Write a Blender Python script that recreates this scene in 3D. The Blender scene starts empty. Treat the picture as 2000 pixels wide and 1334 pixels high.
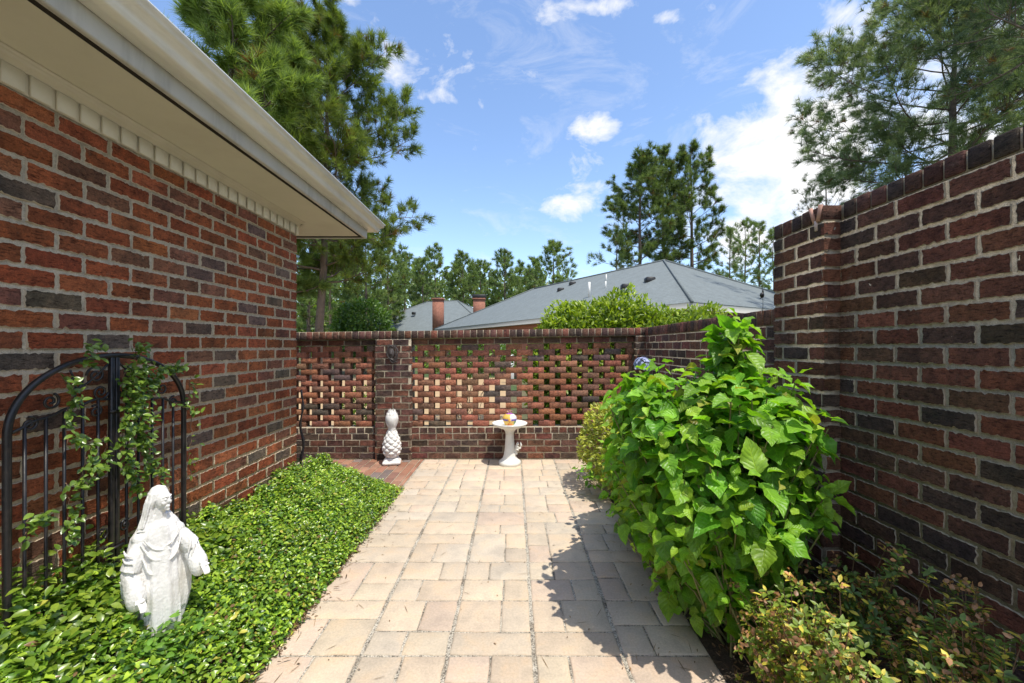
import bpy, math, random
import numpy as np
from mathutils import Vector, noise as mnoise
rng = np.random.default_rng(7)
random.seed(7)
R = math.radians
SC = bpy.context.scene
COL = SC.collection
F = 800.0; CX = 1003.0; CY = 677.0; EYE = 1.389     # photograph calibration (pixels), eye height (m)

# ---------------------------------------------------------------- mesh collector
class MB:
    def __init__(s):
        s.v=[]; s.f3=[]; s.f4=[]; s.c=[]; s.l=[]; s.m3=[]; s.m4=[]; s.n=0
    def add(s, V, F3=None, F4=None, col=(1,1,1,0), luv=None, mat=0):
        V=np.asarray(V,float); k=len(V)
        s.v.append(V)
        c=np.asarray(col,float)
        if c.ndim==1:
            if len(c)==3: c=np.append(c,0)
            c=np.tile(c,(k,1))
        elif c.shape[1]==3: c=np.hstack([c,np.zeros((k,1))])
        s.c.append(c)
        s.l.append(np.zeros((k,3)) if luv is None else np.asarray(luv,float))
        if F3 is not None and len(F3):
            F3=np.asarray(F3,int); s.f3.append(F3+s.n); s.m3.append(np.full(len(F3),mat))
        if F4 is not None and len(F4):
            F4=np.asarray(F4,int); s.f4.append(F4+s.n); s.m4.append(np.full(len(F4),mat))
        s.n+=k
    def box(s, lo, hi, col=(1,1,1,0), mat=0, ch=0.0):
        x0,y0,z0=lo; x1,y1,z1=hi
        if ch<=0:
            V=[(x0,y0,z0),(x1,y0,z0),(x1,y1,z0),(x0,y1,z0),(x0,y0,z1),(x1,y0,z1),(x1,y1,z1),(x0,y1,z1)]
            s.add(V,None,[(0,3,2,1),(4,5,6,7),(0,1,5,4),(1,2,6,5),(2,3,7,6),(3,0,4,7)],col,mat=mat); return
        c=[(x0+x1)/2,(y0+y1)/2,(z0+z1)/2]; h=[(x1-x0)/2,(y1-y0)/2,(z1-z0)/2]
        V=[];idx={}
        for sx in (-1,1):
            for sy in (-1,1):
                for sz in (-1,1):
                    for ax in range(3):
                        p=[h[0]-ch,h[1]-ch,h[2]-ch]; p[ax]=h[ax]
                        idx[(sx,sy,sz,ax)]=len(V)
                        V.append((c[0]+sx*p[0],c[1]+sy*p[1],c[2]+sz*p[2]))
        F4=[];F3=[]
        S=(-1,1)
        def q(a,b,cc,d,nrm):
            P=[np.array(V[i]) for i in (a,b,cc)]
            n=np.cross(P[1]-P[0],P[2]-P[0])
            F4.append((a,b,cc,d) if np.dot(n,nrm)>0 else (d,cc,b,a))
        for sg in S:
            q(idx[(sg,-1,-1,0)],idx[(sg,1,-1,0)],idx[(sg,1,1,0)],idx[(sg,-1,1,0)],(sg,0,0))
            q(idx[(-1,sg,-1,1)],idx[(1,sg,-1,1)],idx[(1,sg,1,1)],idx[(-1,sg,1,1)],(0,sg,0))
            q(idx[(-1,-1,sg,2)],idx[(1,-1,sg,2)],idx[(1,1,sg,2)],idx[(-1,1,sg,2)],(0,0,sg))
        for a in S:
            for b in S:
                q(idx[(-1,a,b,1)],idx[(1,a,b,1)],idx[(1,a,b,2)],idx[(-1,a,b,2)],(0,a,b))
                q(idx[(a,-1,b,0)],idx[(a,1,b,0)],idx[(a,1,b,2)],idx[(a,-1,b,2)],(a,0,b))
                q(idx[(a,b,-1,0)],idx[(a,b,1,0)],idx[(a,b,1,1)],idx[(a,b,-1,1)],(a,b,0))
        for a in S:
            for b in S:
                for d in S:
                    t=(idx[(a,b,d,0)],idx[(a,b,d,1)],idx[(a,b,d,2)])
                    F3.append(t if a*b*d>0 else t[::-1])
        s.add(V,F3,F4,col,mat=mat)
    def tube(s, pts, rad, sides=6, col=(1,1,1,0), mat=0, caps=True):
        P=np.asarray(pts,float); n=len(P)
        r=np.full(n,rad) if np.isscalar(rad) else np.asarray(rad,float)
        T=np.gradient(P,axis=0); T/= (np.linalg.norm(T,axis=1,keepdims=True)+1e-9)
        up=np.array([0,0,1.0]) if abs(T[0][2])<.9 else np.array([1.0,0,0])
        A=np.cross(T,up); A/= (np.linalg.norm(A,axis=1,keepdims=True)+1e-9)
        for i in range(1,n):
            if np.dot(A[i],A[i-1])<0: A[i]=-A[i]
        B=np.cross(T,A)
        a=np.linspace(0,2*math.pi,sides,endpoint=False)
        V=(P[:,None,:]+r[:,None,None]*(np.cos(a)[None,:,None]*A[:,None,:]+np.sin(a)[None,:,None]*B[:,None,:])).reshape(-1,3)
        i=np.arange(n-1)[:,None]*sides; j=np.arange(sides)[None,:]; j2=(j+1)%sides
        F4=np.stack([i+j,i+j2,i+sides+j2,i+sides+j],-1).reshape(-1,4)
        F3=[]
        if caps:
            V=np.vstack([V,P[0],P[-1]]); k=n*sides
            F3=[(k,(q+1)%sides,q) for q in range(sides)]+[(k+1,(n-1)*sides+q,(n-1)*sides+(q+1)%sides) for q in range(sides)]
        s.add(V,F3,F4,col,mat=mat)
    def grid(s, V, nu, nv, col=(1,1,1,0), mat=0, closeu=False):
        # V shape (nv*nu,3), rows of nu
        nn = nu if closeu else nu-1
        i=np.arange(nv-1)[:,None]*nu; j=np.arange(nn)[None,:]; j2=(j+1)%nu
        F4=np.stack([i+j,i+j2,i+nu+j2,i+nu+j],-1).reshape(-1,4)
        s.add(V,None,F4,col,mat=mat)
    def lathe(s, prof, n=32, c=(0,0,0), col=(1,1,1,0), mat=0, fn=None):
        a=np.linspace(0,2*math.pi,n,endpoint=False)
        rows=[]
        for (r,z) in prof:
            rr=np.full(n,r) if fn is None else r+fn(a,z,r)
            rows.append(np.stack([c[0]+rr*np.cos(a),c[1]+rr*np.sin(a),np.full(n,c[2]+z)],-1))
        s.grid(np.vstack(rows),n,len(prof),col,mat,True)
    def sphere(s, c, r, n=16, m=10, col=(1,1,1,0), mat=0, rot=None):
        r=np.array([r,r,r] if np.isscalar(r) else r,float)
        V=[]
        for i in range(m+1):
            t=math.pi*i/m
            for j in range(n):
                p=2*math.pi*j/n
                V.append((math.sin(t)*math.cos(p),math.sin(t)*math.sin(p),-math.cos(t)))
        V=np.array(V)*r
        if rot is not None: V=V@np.asarray(rot).T
        s.grid(V+np.array(c),n,m+1,col,mat,True)
    def scatter(s, tpl, P, M, S, C, mat=0):
        TV,T3,T4,TL=tpl; k=len(TV); N=len(P)
        S=np.asarray(S,float)
        if S.ndim==1: S=S[:,None]
        V=np.einsum('nij,nkj->nki',M,TV[None]*S[:,None,:] if S.shape[1]==3 else TV[None]*S[:,:,None])+P[:,None,:]
        off=(np.arange(N)*k)[:,None,None]
        F3=(T3[None]+off).reshape(-1,3) if len(T3) else None
        F4=(T4[None]+off).reshape(-1,4) if len(T4) else None
        C=np.asarray(C,float)
        if C.shape[1]==3: C=np.hstack([C,np.zeros((N,1))])
        s.add(V.reshape(-1,3),F3,F4,np.repeat(C,k,axis=0),np.tile(TL,(N,1)),mat)
    def build(s, name, mats, parent=None, smooth=False, link=True):
        me=bpy.data.meshes.new(name)
        V=np.vstack(s.v).astype(np.float32)
        parts=[];tot=[];mi=[]
        if s.f4:
            f=np.vstack(s.f4); parts.append(f.ravel()); tot.append(np.full(len(f),4)); mi.append(np.concatenate(s.m4))
        if s.f3:
            f=np.vstack(s.f3); parts.append(f.ravel()); tot.append(np.full(len(f),3)); mi.append(np.concatenate(s.m3))
        L=np.concatenate(parts).astype(np.int32); T=np.concatenate(tot).astype(np.int32)
        st=np.concatenate([[0],np.cumsum(T)[:-1]]).astype(np.int32)
        me.vertices.add(len(V)); me.vertices.foreach_set('co',V.ravel())
        me.loops.add(len(L)); me.loops.foreach_set('vertex_index',L)
        me.polygons.add(len(T)); me.polygons.foreach_set('loop_start',st); me.polygons.foreach_set('loop_total',T)
        me.polygons.foreach_set('material_index',np.concatenate(mi).astype(np.int32))
        me.update(calc_edges=True)
        a=me.attributes.new('Col','FLOAT_COLOR','POINT'); a.data.foreach_set('color',np.vstack(s.c).astype(np.float32).ravel())
        l=np.vstack(s.l).astype(np.float32)
        if np.abs(l).max()>0:
            a=me.attributes.new('luv','FLOAT_VECTOR','POINT'); a.data.foreach_set('vector',l.ravel())
        for m in (mats if isinstance(mats,(list,tuple)) else [mats]): me.materials.append(m)
        if smooth: me.polygons.foreach_set('use_smooth',np.ones(len(T),bool))
        me.validate(); me.update()
        if not link: return me
        o=bpy.data.objects.new(name,me); COL.objects.link(o)
        if parent is not None: o.parent=parent
        return o

def tag(o,label=None,cat=None,group=None,kind=None):
    if label: o['label']=label
    if cat: o['category']=cat
    if group: o['group']=group
    if kind: o['kind']=kind
    return o
def thing(name,label,cat,group=None,loc=(0,0,0),rz=0):
    o=bpy.data.objects.new(name,None); COL.objects.link(o); o.empty_display_size=.1
    o.location=loc; o.rotation_euler=(0,0,rz)
    return tag(o,label,cat,group)

# ---------------------------------------------------------------- materials
def nt(name):
    m=bpy.data.materials.new(name); m.use_nodes=True
    t=m.node_tree; b=t.nodes['Principled BSDF']; return m,t,b
def nd(t,typ,**k):
    n=t.nodes.new(typ)
    for a,v in k.items():
        if a.startswith('i_'):
            key=a[2:]; key=int(key) if key.isdigit() else key.replace('_',' ')
            n.inputs[key].default_value=v
        else: setattr(n,a,v)
    return n
def ramp(t,src,stops):
    n=t.nodes.new('ShaderNodeValToRGB'); t.links.new(src,n.inputs[0])
    el=n.color_ramp.elements
    while len(el)<len(stops): el.new(.5)
    for e,(p,c) in zip(el,stops):
        e.position=p; e.color=(*c,1) if len(c)==3 else c
    return n.outputs[0]
def mul(t,a,b,fac=1.0):
    n=t.nodes.new('ShaderNodeMix'); n.data_type='RGBA'; n.blend_type='MULTIPLY'
    if isinstance(fac,float): n.inputs[0].default_value=fac
    else: t.links.new(fac,n.inputs[0])
    for s,i in ((a,6),(b,7)):
        if isinstance(s,tuple): n.inputs[i].default_value=(*s,1)
        else: t.links.new(s,n.inputs[i])
    return n.outputs[2]
def mixc(t,a,b,fac):
    o=mul(t,a,b,fac); o.node.blend_type='MIX'; return o
def math_(t,op,a,b=None,c=None,clamp=False):
    n=t.nodes.new('ShaderNodeMath'); n.operation=op; n.use_clamp=clamp
    for i,s in enumerate((a,b,c)):
        if s is None: continue
        if isinstance(s,(int,float)): n.inputs[i].default_value=s
        else: t.links.new(s,n.inputs[i])
    return n.outputs[0]
def noise(t,scale,detail=6,rough=.6,coord='Object',dim=None,dist=0):
    tc=t.nodes.new('ShaderNodeTexCoord'); n=t.nodes.new('ShaderNodeTexNoise')
    src=tc.outputs[coord]
    if dim is not None:
        mp=t.nodes.new('ShaderNodeMapping'); mp.inputs['Scale'].default_value=dim; t.links.new(src,mp.inputs[0]); src=mp.outputs[0]
    t.links.new(src,n.inputs['Vector'])
    n.inputs['Scale'].default_value=scale; n.inputs['Detail'].default_value=detail; n.inputs['Roughness'].default_value=rough
    n.inputs['Distortion'].default_value=dist
    return n.outputs['Fac']
def bump(t,b,h,dist=.003,strength=1.0):
    n=t.nodes.new('ShaderNodeBump'); n.inputs['Distance'].default_value=dist; n.inputs['Strength'].default_value=strength
    t.links.new(h,n.inputs['Height']); t.links.new(n.outputs[0],b.inputs['Normal'])
def attr(t,name='Col'):
    a=t.nodes.new('ShaderNodeAttribute'); a.attribute_name=name; return a

def brick_mat(name,mortar):
    m,t,b=nt(name); a=attr(t)
    n1=noise(t,38,8,.7); n2=noise(t,220,4,.7); n3=noise(t,9,4,.6)
    c=mul(t,a.outputs['Color'],ramp(t,n1,[(.3,(.55,.5,.5)),(.5,(1,1,1)),(.72,(1.5,1.35,1.25))]))
    c=mul(t,c,ramp(t,n2,[(.3,(.6,.6,.6)),(.65,(1.25,1.25,1.25))]))
    c=mul(t,c,ramp(t,n3,[(.3,(.8,.8,.82)),(.7,(1.15,1.12,1.1))]))
    n7=noise(t,7,3,.5)
    c=mixc(t,c,mul(t,c,(.42,.50,.58)),math_(t,'MULTIPLY',ramp(t,n7,[(.50,(0,0,0)),(.62,(1,1,1))]),.55))
    n6=noise(t,34,5,.7,dim=(1,1,4.5))
    c=mul(t,c,ramp(t,n6,[(.36,(.32,.28,.26)),(.48,(1,1,1))]))
    # mortar smears toward brick edges + pale bloom
    e=math_(t,'ADD',math_(t,'MULTIPLY',a.outputs['Alpha'],.62),math_(t,'MULTIPLY',n1,.9))
    sm=ramp(t,e,[(.80,(0,0,0)),(.92,(1,1,1))])
    c=mixc(t,c,mortar,sm)
    n5=noise(t,14,8,.75)
    bl=math_(t,'MULTIPLY',ramp(t,n5,[(.6,(0,0,0)),(.78,(1,1,1))]),.28)
    c=mixc(t,c,tuple(x*.9 for x in mortar),bl)
    t.links.new(c,b.inputs['Base Color']); b.inputs['Roughness'].default_value=.88; b.inputs['Specular IOR Level'].default_value=.25
    h=math_(t,'ADD',math_(t,'ADD',math_(t,'MULTIPLY',n1,.7),math_(t,'MULTIPLY',n6,.8)),math_(t,'MULTIPLY',n2,.35))
    bump(t,b,h,.010,1.0)
    return m
def mortar_mat(name,colr):
    m,t,b=nt(name)
    n1=noise(t,30,8,.7); n2=noise(t,260,4,.7)
    c=mul(t,colr,ramp(t,n1,[(.3,(.6,.6,.6)),(.55,(1,1,1)),(.75,(1.2,1.2,1.2))]))
    c=mul(t,c,ramp(t,n2,[(.3,(.7,.7,.7)),(.65,(1.15,1.15,1.15))]))
    t.links.new(c,b.inputs['Base Color']); b.inputs['Roughness'].default_value=.95; b.inputs['Specular IOR Level'].default_value=.1
    bump(t,b,math_(t,'ADD',n1,math_(t,'MULTIPLY',n2,.5)),.006,.9)
    return m
def simple(name,colr,rough=.6,nscale=20,var=.15,bmp=.001,metal=0,spec=.5,dirt=None,attrcol=False):
    m,t,b=nt(name)
    n1=noise(t,nscale,6,.65)
    base=colr
    if attrcol: base=attr(t).outputs['Color']
    c=mul(t,base,ramp(t,n1,[(.25,(1-var,)*3),(.75,(1+var,)*3)]))
    if dirt:
        n2=noise(t,dirt[1],6,.7,dim=dirt[3] if len(dirt)>3 else None)
        f=math_(t,'MULTIPLY',ramp(t,n2,[(.48,(0,0,0)),(.72,(1,1,1))]),dirt[2])
        c=mixc(t,c,dirt[0],f)
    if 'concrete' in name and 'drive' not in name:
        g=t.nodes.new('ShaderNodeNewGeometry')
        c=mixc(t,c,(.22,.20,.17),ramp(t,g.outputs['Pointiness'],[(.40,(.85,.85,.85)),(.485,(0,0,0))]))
    t.links.new(c,b.inputs['Base Color']); b.inputs['Roughness'].default_value=rough
    b.inputs['Metallic'].default_value=metal; b.inputs['Specular IOR Level'].default_value=spec
    if bmp: bump(t,b,noise(t,nscale*5,5,.7),bmp,.8)
    return m
def leaf_mat(name,rough=.4,trans=.35,tint=(1.3,1.5,.5),veins=0,spec=.5,under=.0):
    m,t,b=nt(name); a=attr(t)
    c=a.outputs['Color']
    n1=noise(t,60,3,.5)
    c=mul(t,c,ramp(t,n1,[(.3,(.8,.8,.8)),(.7,(1.2,1.15,1.1))]))
    if veins:
        l=attr(t,'luv'); s=t.nodes.new('ShaderNodeSeparateXYZ'); t.links.new(l.outputs['Vector'],s.inputs[0])
        au=math_(t,'ABSOLUTE',s.outputs[0])
        ph=math_(t,'SUBTRACT',s.outputs[1],math_(t,'MULTIPLY',au,.28))
        w=math_(t,'ABSOLUTE',math_(t,'SINE',math_(t,'MULTIPLY',ph,22.)))
        vein=ramp(t,w,[(0,(1,1,1)),(.22,(0,0,0))])
        mid=ramp(t,au,[(.0,(1,1,1)),(.07,(0,0,0))])
        vv=math_(t,'MAXIMUM',vein,mid)
        c=mixc(t,c,mul(t,c,(1.9,1.6,1.7)),math_(t,'MULTIPLY',vv,.5))
        hgt=math_(t,'SUBTRACT',w,math_(t,'MULTIPLY',mid,1.))
        bump(t,b,hgt,.0025,.6)
    t.links.new(c,b.inputs['Base Color']); b.inputs['Roughness'].default_value=rough; b.inputs['Specular IOR Level'].default_value=spec
    tr=t.nodes.new('ShaderNodeBsdfTranslucent'); t.links.new(mul(t,c,tint),tr.inputs[0])
    mx=t.nodes.new('ShaderNodeMixShader'); mx.inputs[0].default_value=trans
    t.links.new(b.outputs[0],mx.inputs[1]); t.links.new(tr.outputs[0],mx.inputs[2])
    t.links.new(mx.outputs[0],t.nodes['Material Output'].inputs[0])
    return m

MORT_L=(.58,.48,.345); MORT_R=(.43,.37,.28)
M={}
M['brickL']=brick_mat('house_brick',MORT_L); M['mortL']=mortar_mat('house_mortar',MORT_L)
M['brickR']=brick_mat('garden_brick',MORT_R); M['mortR']=mortar_mat('garden_mortar',MORT_R)
M['paint']=simple('cream_paint',(.62,.58,.49),.55,3,.05,.0006,dirt=((.3,.28,.23),2.2,.35))
M['soffit']=simple('soffit_paint',(.62,.60,.50),.7,2,.06,.0005,dirt=((.45,.40,.32),1.5,.3))
M['gutter']=simple('gutter_enamel',(.80,.78,.72),.3,4,.05,0,dirt=((.28,.27,.24),6,.4,(1,.25,1)))
M['fascia']=simple('fascia_board',(.52,.51,.48),.6,4,.06,.0005,dirt=((.2,.2,.19),7,.5,(1,1,.15)))
M['gapstrip']=simple('soffit_strip_dark',(.035,.028,.022),.9,20,.2,0)  # near-black strip lining the groove between soffit and fascia
M['shingle']=simple('shingle_grey',(.17,.2,.205),.9,3,.12,.0)
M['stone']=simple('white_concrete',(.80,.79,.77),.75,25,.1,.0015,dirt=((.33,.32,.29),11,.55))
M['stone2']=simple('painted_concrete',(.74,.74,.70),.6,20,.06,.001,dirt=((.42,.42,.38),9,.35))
M['iron']=simple('black_iron',(.010,.010,.012),.38,60,.3,.0006,spec=.5,dirt=((.06,.045,.035),25,.5))
M['bronze']=simple('dark_bronze',(.06,.048,.045),.5,60,.3,.001)
M['soil']=simple('garden_soil',(.06,.042,.028),.95,25,.5,.02,dirt=((.16,.11,.07),40,.8))
M['bark']=simple('pine_bark',(.13,.10,.08),.95,9,.4,.02,dirt=((.24,.17,.13),6,.6,(1,1,.3)))
M['twig']=simple('twig_bark',(.16,.10,.06),.9,50,.3,.001)
M['stemg']=simple('green_stem',(.16,.17,.06),.7,50,.3,.0005,dirt=((.2,.12,.07),20,.8))
M['hyd']=leaf_mat('hydrangea_leaf',.42,.36,(1.5,1.7,.45),veins=1,spec=.45)
M['ivy']=leaf_mat('ivy_leaf',.30,.28,(1.4,1.5,.5),spec=.6)
M['azalea']=leaf_mat('azalea_leaf',.45,.3,(1.3,1.4,.6))
M['bush']=leaf_mat('bush_leaf',.45,.35,(1.4,1.5,.5))
M['needle']=leaf_mat('pine_needle',.5,.42,(1.3,1.35,.55),spec=.35)
M['petal']=leaf_mat('blue_petal',.6,.3,(1,1,1))
M['concrete']=simple('drive_concrete',(.44,.30,.16),.9,2,.15,.004,dirt=((.34,.25,.16),3,.6))
M['plaster']=simple('trim_shade_grey',(.36,.36,.34),.6,4,.05,0)  # white trim greyed down, its shade put into the base colour
M['sbrick']=simple('far_brick',(.3,.13,.09),.9,8,.35,0)
M['white']=simple('white_vinyl',(.75,.75,.73),.5,5,.05,0)
M['capdark']=simple('metal_cap',(.02,.02,.022),.5,5,.2,0)
M['ceramic']=simple('glazed_ceramic',(1,1,1),.18,30,.05,0,spec=.6,attrcol=True)

# paver material
def paver_mat():
    m,t,b=nt('paver_stone'); a=attr(t)
    n1=noise(t,7,6,.6,dist=.4); n2=noise(t,90,6,.75); n3=noise(t,1.6,4,.6)
    c=mul(t,a.outputs['Color'],ramp(t,n1,[(.3,(.84,.84,.84)),(.5,(1,.99,.97)),(.7,(1.08,1.0,.90))]))
    c=mul(t,c,ramp(t,n2,[(.3,(.82,.82,.82)),(.7,(1.12,1.12,1.12))]))
    c=mul(t,c,ramp(t,n3,[(.35,(.88,.88,.9)),(.65,(1.05,1.05,1.05))]))
    n4=noise(t,3.2,7,.75)
    c=mixc(t,c,(.16,.14,.11),math_(t,'MULTIPLY',ramp(t,n4,[(.60,(0,0,0)),(.75,(1,1,1))]),.35))
    t.links.new(c,b.inputs['Base Color']); b.inputs['Roughness'].default_value=.85; b.inputs['Specular IOR Level'].default_value=.3
    bump(t,b,math_(t,'ADD',n2,math_(t,'MULTIPLY',n1,.8)),.004,.7)
    return m
M['paver']=paver_mat()
def gravel_mat():
    m,t,b=nt('joint_gravel')
    tc=t.nodes.new('ShaderNodeTexCoord'); v=t.nodes.new('ShaderNodeTexVoronoi'); v.inputs['Scale'].default_value=130
    t.links.new(tc.outputs['Object'],v.inputs['Vector'])
    c=mul(t,(.60,.55,.46),ramp(t,v.outputs['Distance'],[(0,(1.2,1.2,1.2)),(.5,(.8,.8,.8)),(.8,(.3,.3,.3))]))
    c=mul(t,c,ramp(t,noise(t,6,5,.7),[(.35,(.42,.38,.34)),(.55,(1.05,1.05,1.05))]))
    t.links.new(c,b.inputs['Base Color']); b.inputs['Roughness'].default_value=.95
    inv=math_(t,'SUBTRACT',1.0,v.outputs['Distance']); bump(t,b,inv,.006,1.)
    return m
M['gravel']=gravel_mat()
def ground_mat():
    m,t,b=nt('lawn_ground')
    n1=noise(t,.15,5,.6); n2=noise(t,4,8,.75)
    c=mixc(t,(.055,.10,.025),(.17,.12,.07),ramp(t,n1,[(.45,(0,0,0)),(.62,(1,1,1))]))
    c=mul(t,c,ramp(t,n2,[(.3,(.6,.6,.6)),(.7,(1.35,1.35,1.35))]))
    t.links.new(c,b.inputs['Base Color']); b.inputs['Roughness'].default_value=.95; bump(t,b,n2,.05,.8)
    return m
M['ground']=ground_mat()

# ---------------------------------------------------------------- brick walls
def pal(kind):
    r=random.random()
    if kind=='L':
        if r<.08: c=(.15,.105,.080)
        elif r<.27: c=(.22,.095,.058)
        elif r<.80: c=(.30,.088,.036)
        else: c=(.35,.115,.050)
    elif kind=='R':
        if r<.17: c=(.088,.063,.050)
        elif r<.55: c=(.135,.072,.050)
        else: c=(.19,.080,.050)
    elif kind=='C':
        c=(.085,.058,.048) if r<.55 else (.13,.062,.044)
    elif kind=='S':
        if r<.10: c=(.16,.12,.10)
        elif r<.45: c=(.29,.15,.10)
        else: c=(.39,.165,.10)
    else:
        if r<.32: c=(.10,.068,.056)
        elif r<.75: c=(.165,.086,.066)
        else: c=(.215,.092,.066)
    k=random.uniform(.8,1.22)
    return (c[0]*k*random.uniform(.93,1.07),c[1]*k*random.uniform(.9,1.1),c[2]*k*random.uniform(.9,1.1))
def brick_face(mb, o, ud, nd_, u0,u1,z0,z1, kind, nx=9, nz=5, proud=.0045, wd=None, cornr=False):
    """one rough brick standing proud of the mortar face. o origin, ud along, nd_ outward, wd up"""
    wd=np.array((0,0,1.0)) if wd is None else wd
    us=np.concatenate([[u0,u0+.0008],np.linspace(u0+.005,u1-.005,nx-4),[u1-.0008,u1]])
    zs=np.concatenate([[z0,z0+.0008],np.linspace(z0+.005,z1-.005,max(nz-4,2)),[z1-.0008,z1]])
    nx=len(us); nz=len(zs)
    U,Z=np.meshgrid(us,zs)
    U=U.copy();Z=Z.copy()
    e=np.zeros_like(U)
    e[0:2]=1;e[-2:]=1;e[:,0:2]=1;e[:,-2:]=1
    D=np.full_like(U,proud)+random.uniform(-.002,.002)
    D+=np.linspace(-1,1,nx)[None,:]*random.uniform(-.0015,.0015)
    D+=rng.normal(0,.0011,U.shape)
    if u0<-.002: e[2:-2,0:3]=.2
    if cornr: e[2:-2,-3:]=.2
    D[0]=-.014;D[-1]=-.014;D[:,0]=-.014;D[:,-1]=-.014
    # ragged edges
    j1=rng.normal(0,.0015,nx); j2=rng.normal(0,.0015,nx)
    j1+=(rng.random(nx)<.10)*rng.uniform(.001,.005,nx); j2-=(rng.random(nx)<.10)*rng.uniform(.001,.005,nx)
    for q in (0,1,2): Z[q]+=j1
    for q in (-1,-2,-3): Z[q]+=j2
    k1=rng.normal(0,.0013,nz); k2=rng.normal(0,.0013,nz)
    for q in (0,1,2): U[:,q]+=k1
    for q in (-1,-2,-3): U[:,q]+=k2
    V=o[None,:]+U.reshape(-1,1)*ud+D.reshape(-1,1)*nd_+Z.reshape(-1,1)*wd
    c=pal(kind)
    C=np.tile((*c,0),(len(V),1)); C[:,3]=e.ravel()
    s=np.dot(np.cross(ud,wd),nd_)
    if s<0:
        i=np.arange(nz-1)[:,None]*nx; j=np.arange(nx-1)[None,:]
        F4=np.stack([i+j,i+nx+j,i+nx+j+1,i+j+1],-1).reshape(-1,4)
        mb.add(V,None,F4,C,mat=0)
    else:
        mb.grid(V,nx,nz,C,0)
def face_wall(mb, o, ud, nd_, ulen, z0, z1, kind, h=.08, L=.205, j=.0125, off=0., detail=(9,6), header=False, half0=False):
    o=np.array(o,float);ud=np.array(ud,float);nd_=np.array(nd_,float)
    n=int(round((z1-z0)/h)); h=(z1-z0)/n
    if kind=='B': j=.0092
    for r in range(n):
        s=-(L/2 if (r+half0)%2 else 0)+off
        s+=random.uniform(-.004,.004)
        while s<ulen:
            a=max(s,0)+j/2; b=min(s+L,ulen)-j/2
            if max(s,0)<=1e-6: a=-.0042
            if s+L>=ulen: b=ulen+.0042
            if b-a>.03:
                brick_face(mb,o,ud,nd_,a+random.uniform(-.0015,.0015)*(a>.01),b,z0+r*h+j/2+random.uniform(-.001,.001),z0+(r+1)*h-j/2,kind,*detail,cornr=b>ulen)
            s+=L
def mortar_box(mb,lo,hi,mat=1):
    mb.box(lo,hi,(1,1,1,0),mat)

# ================================================================= HOUSE
WX=-1.754; WY=3.30
house=thing('brick_house','red brick house wall on the left with white frieze, soffit and gutter','house')
mb=MB()
face_wall(mb,(WX,-1.2,0),(0,1,0),(1,0,0),WY+1.2,0,2.289,'L',h=.0763,L=.205,detail=(24,10))
face_wall(mb,(WX-.001,WY,0),(-1,0,0),(0,1,0),2.6,0,2.289,'L',h=.0763,detail=(6,6))
mortar_box(mb,(WX-4.5,-1.2,0),(WX,WY,2.30))
mb.build('wall',[M['brickL'],M['mortL']],house)
# dentil frieze
mb=MB()
mb.box((WX-.0,-1.2,2.291),(WX+.006,WY+.006,2.402))
y=-1.19
k=0
while y<WY+.0:
    mb.box((WX+.0065,y,2.292),(WX+.016,min(y+.068,WY+.014),2.366),ch=.001); y+=.086
x=WX
while x>WX-2.5:
    mb.box((x-.068,WY+.0125,2.292),(x,WY+.016,2.366),ch=.001); x-=.086
mb.box((WX-2.6,WY,2.291),(WX,WY+.012,2.402))
mb.build('dentil_frieze',M['paint'],house)
CYY=WY+.13
def sweep(mb,prof,closed=False,y0=-1.6,x1=-5.0,cy=CYY,mat=0,col=(1,1,1,0)):
    n=len(prof); V=[]
    for (o_,z) in prof: V.append((WX+o_,y0,z))
    for (o_,z) in prof: V.append((WX+o_,cy+o_,z))
    for (o_,z) in prof: V.append((x1,cy+o_,z))
    Fq=[]
    m=n if closed else n-1
    for s in (0,1):
        for i in range(m):
            a=s*n+i;b=s*n+(i+1)%n
            Fq.append((a,b,b+n,a+n))
    mb.add(V,None,Fq,col,mat=mat)
mb=MB()
sweep(mb,[(.006,2.367),(.020,2.367),(.020,2.374),(.026,2.378),(.028,2.386),(.040,2.389),(.042,2.395),(.052,2.397),(.054,2.402)],cy=WY)
mb.build('crown_moulding',M['paint'],house)
mb=MB(); sweep(mb,[(-.0,2.403),(.330,2.403)]); sweep(mb,[(.0,2.425),(.352,2.425)],cy=CYY)
o=mb.build('soffit',M['soffit'],house)
mb=MB(); sweep(mb,[(.330,2.4035),(.333,2.425),(.362,2.425),(.366,2.4035)])
mb.build('soffit_edge_strip',M['gapstrip'],house)
mb=MB(); sweep(mb,[(.366,2.4035),(.366,2.394),(.386,2.394),(.389,2.400),(.389,2.56),(.366,2.56)],True)
mb.build('fascia',M['fascia'],house)
mb=MB()
zb=2.473
gp=[(.3905,zb+.082),(.3905,zb),(.462,zb),(.470,zb+.006),(.474,zb+.024),(.482,zb+.040),(.500,zb+.052),(.510,zb+.060),(.512,zb+.078),(.519,zb+.081),(.519,zb+.088),(.508,zb+.088),(.506,zb+.066),(.48,zb+.046),(.466,zb+.010),(.396,zb+.006),(.396,zb+.082)]
sweep(mb,gp,True)
mb.build('gutter',M['gutter'],house)
mb=MB()
sweep(mb,[(.43,2.571),(-2.0,3.75)]); sweep(mb,[(.43,2.562),(-2.0,3.74)])
mb.build('roof',M['shingle'],house)
# downspout-less gable interior closed by mortar core already

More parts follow.
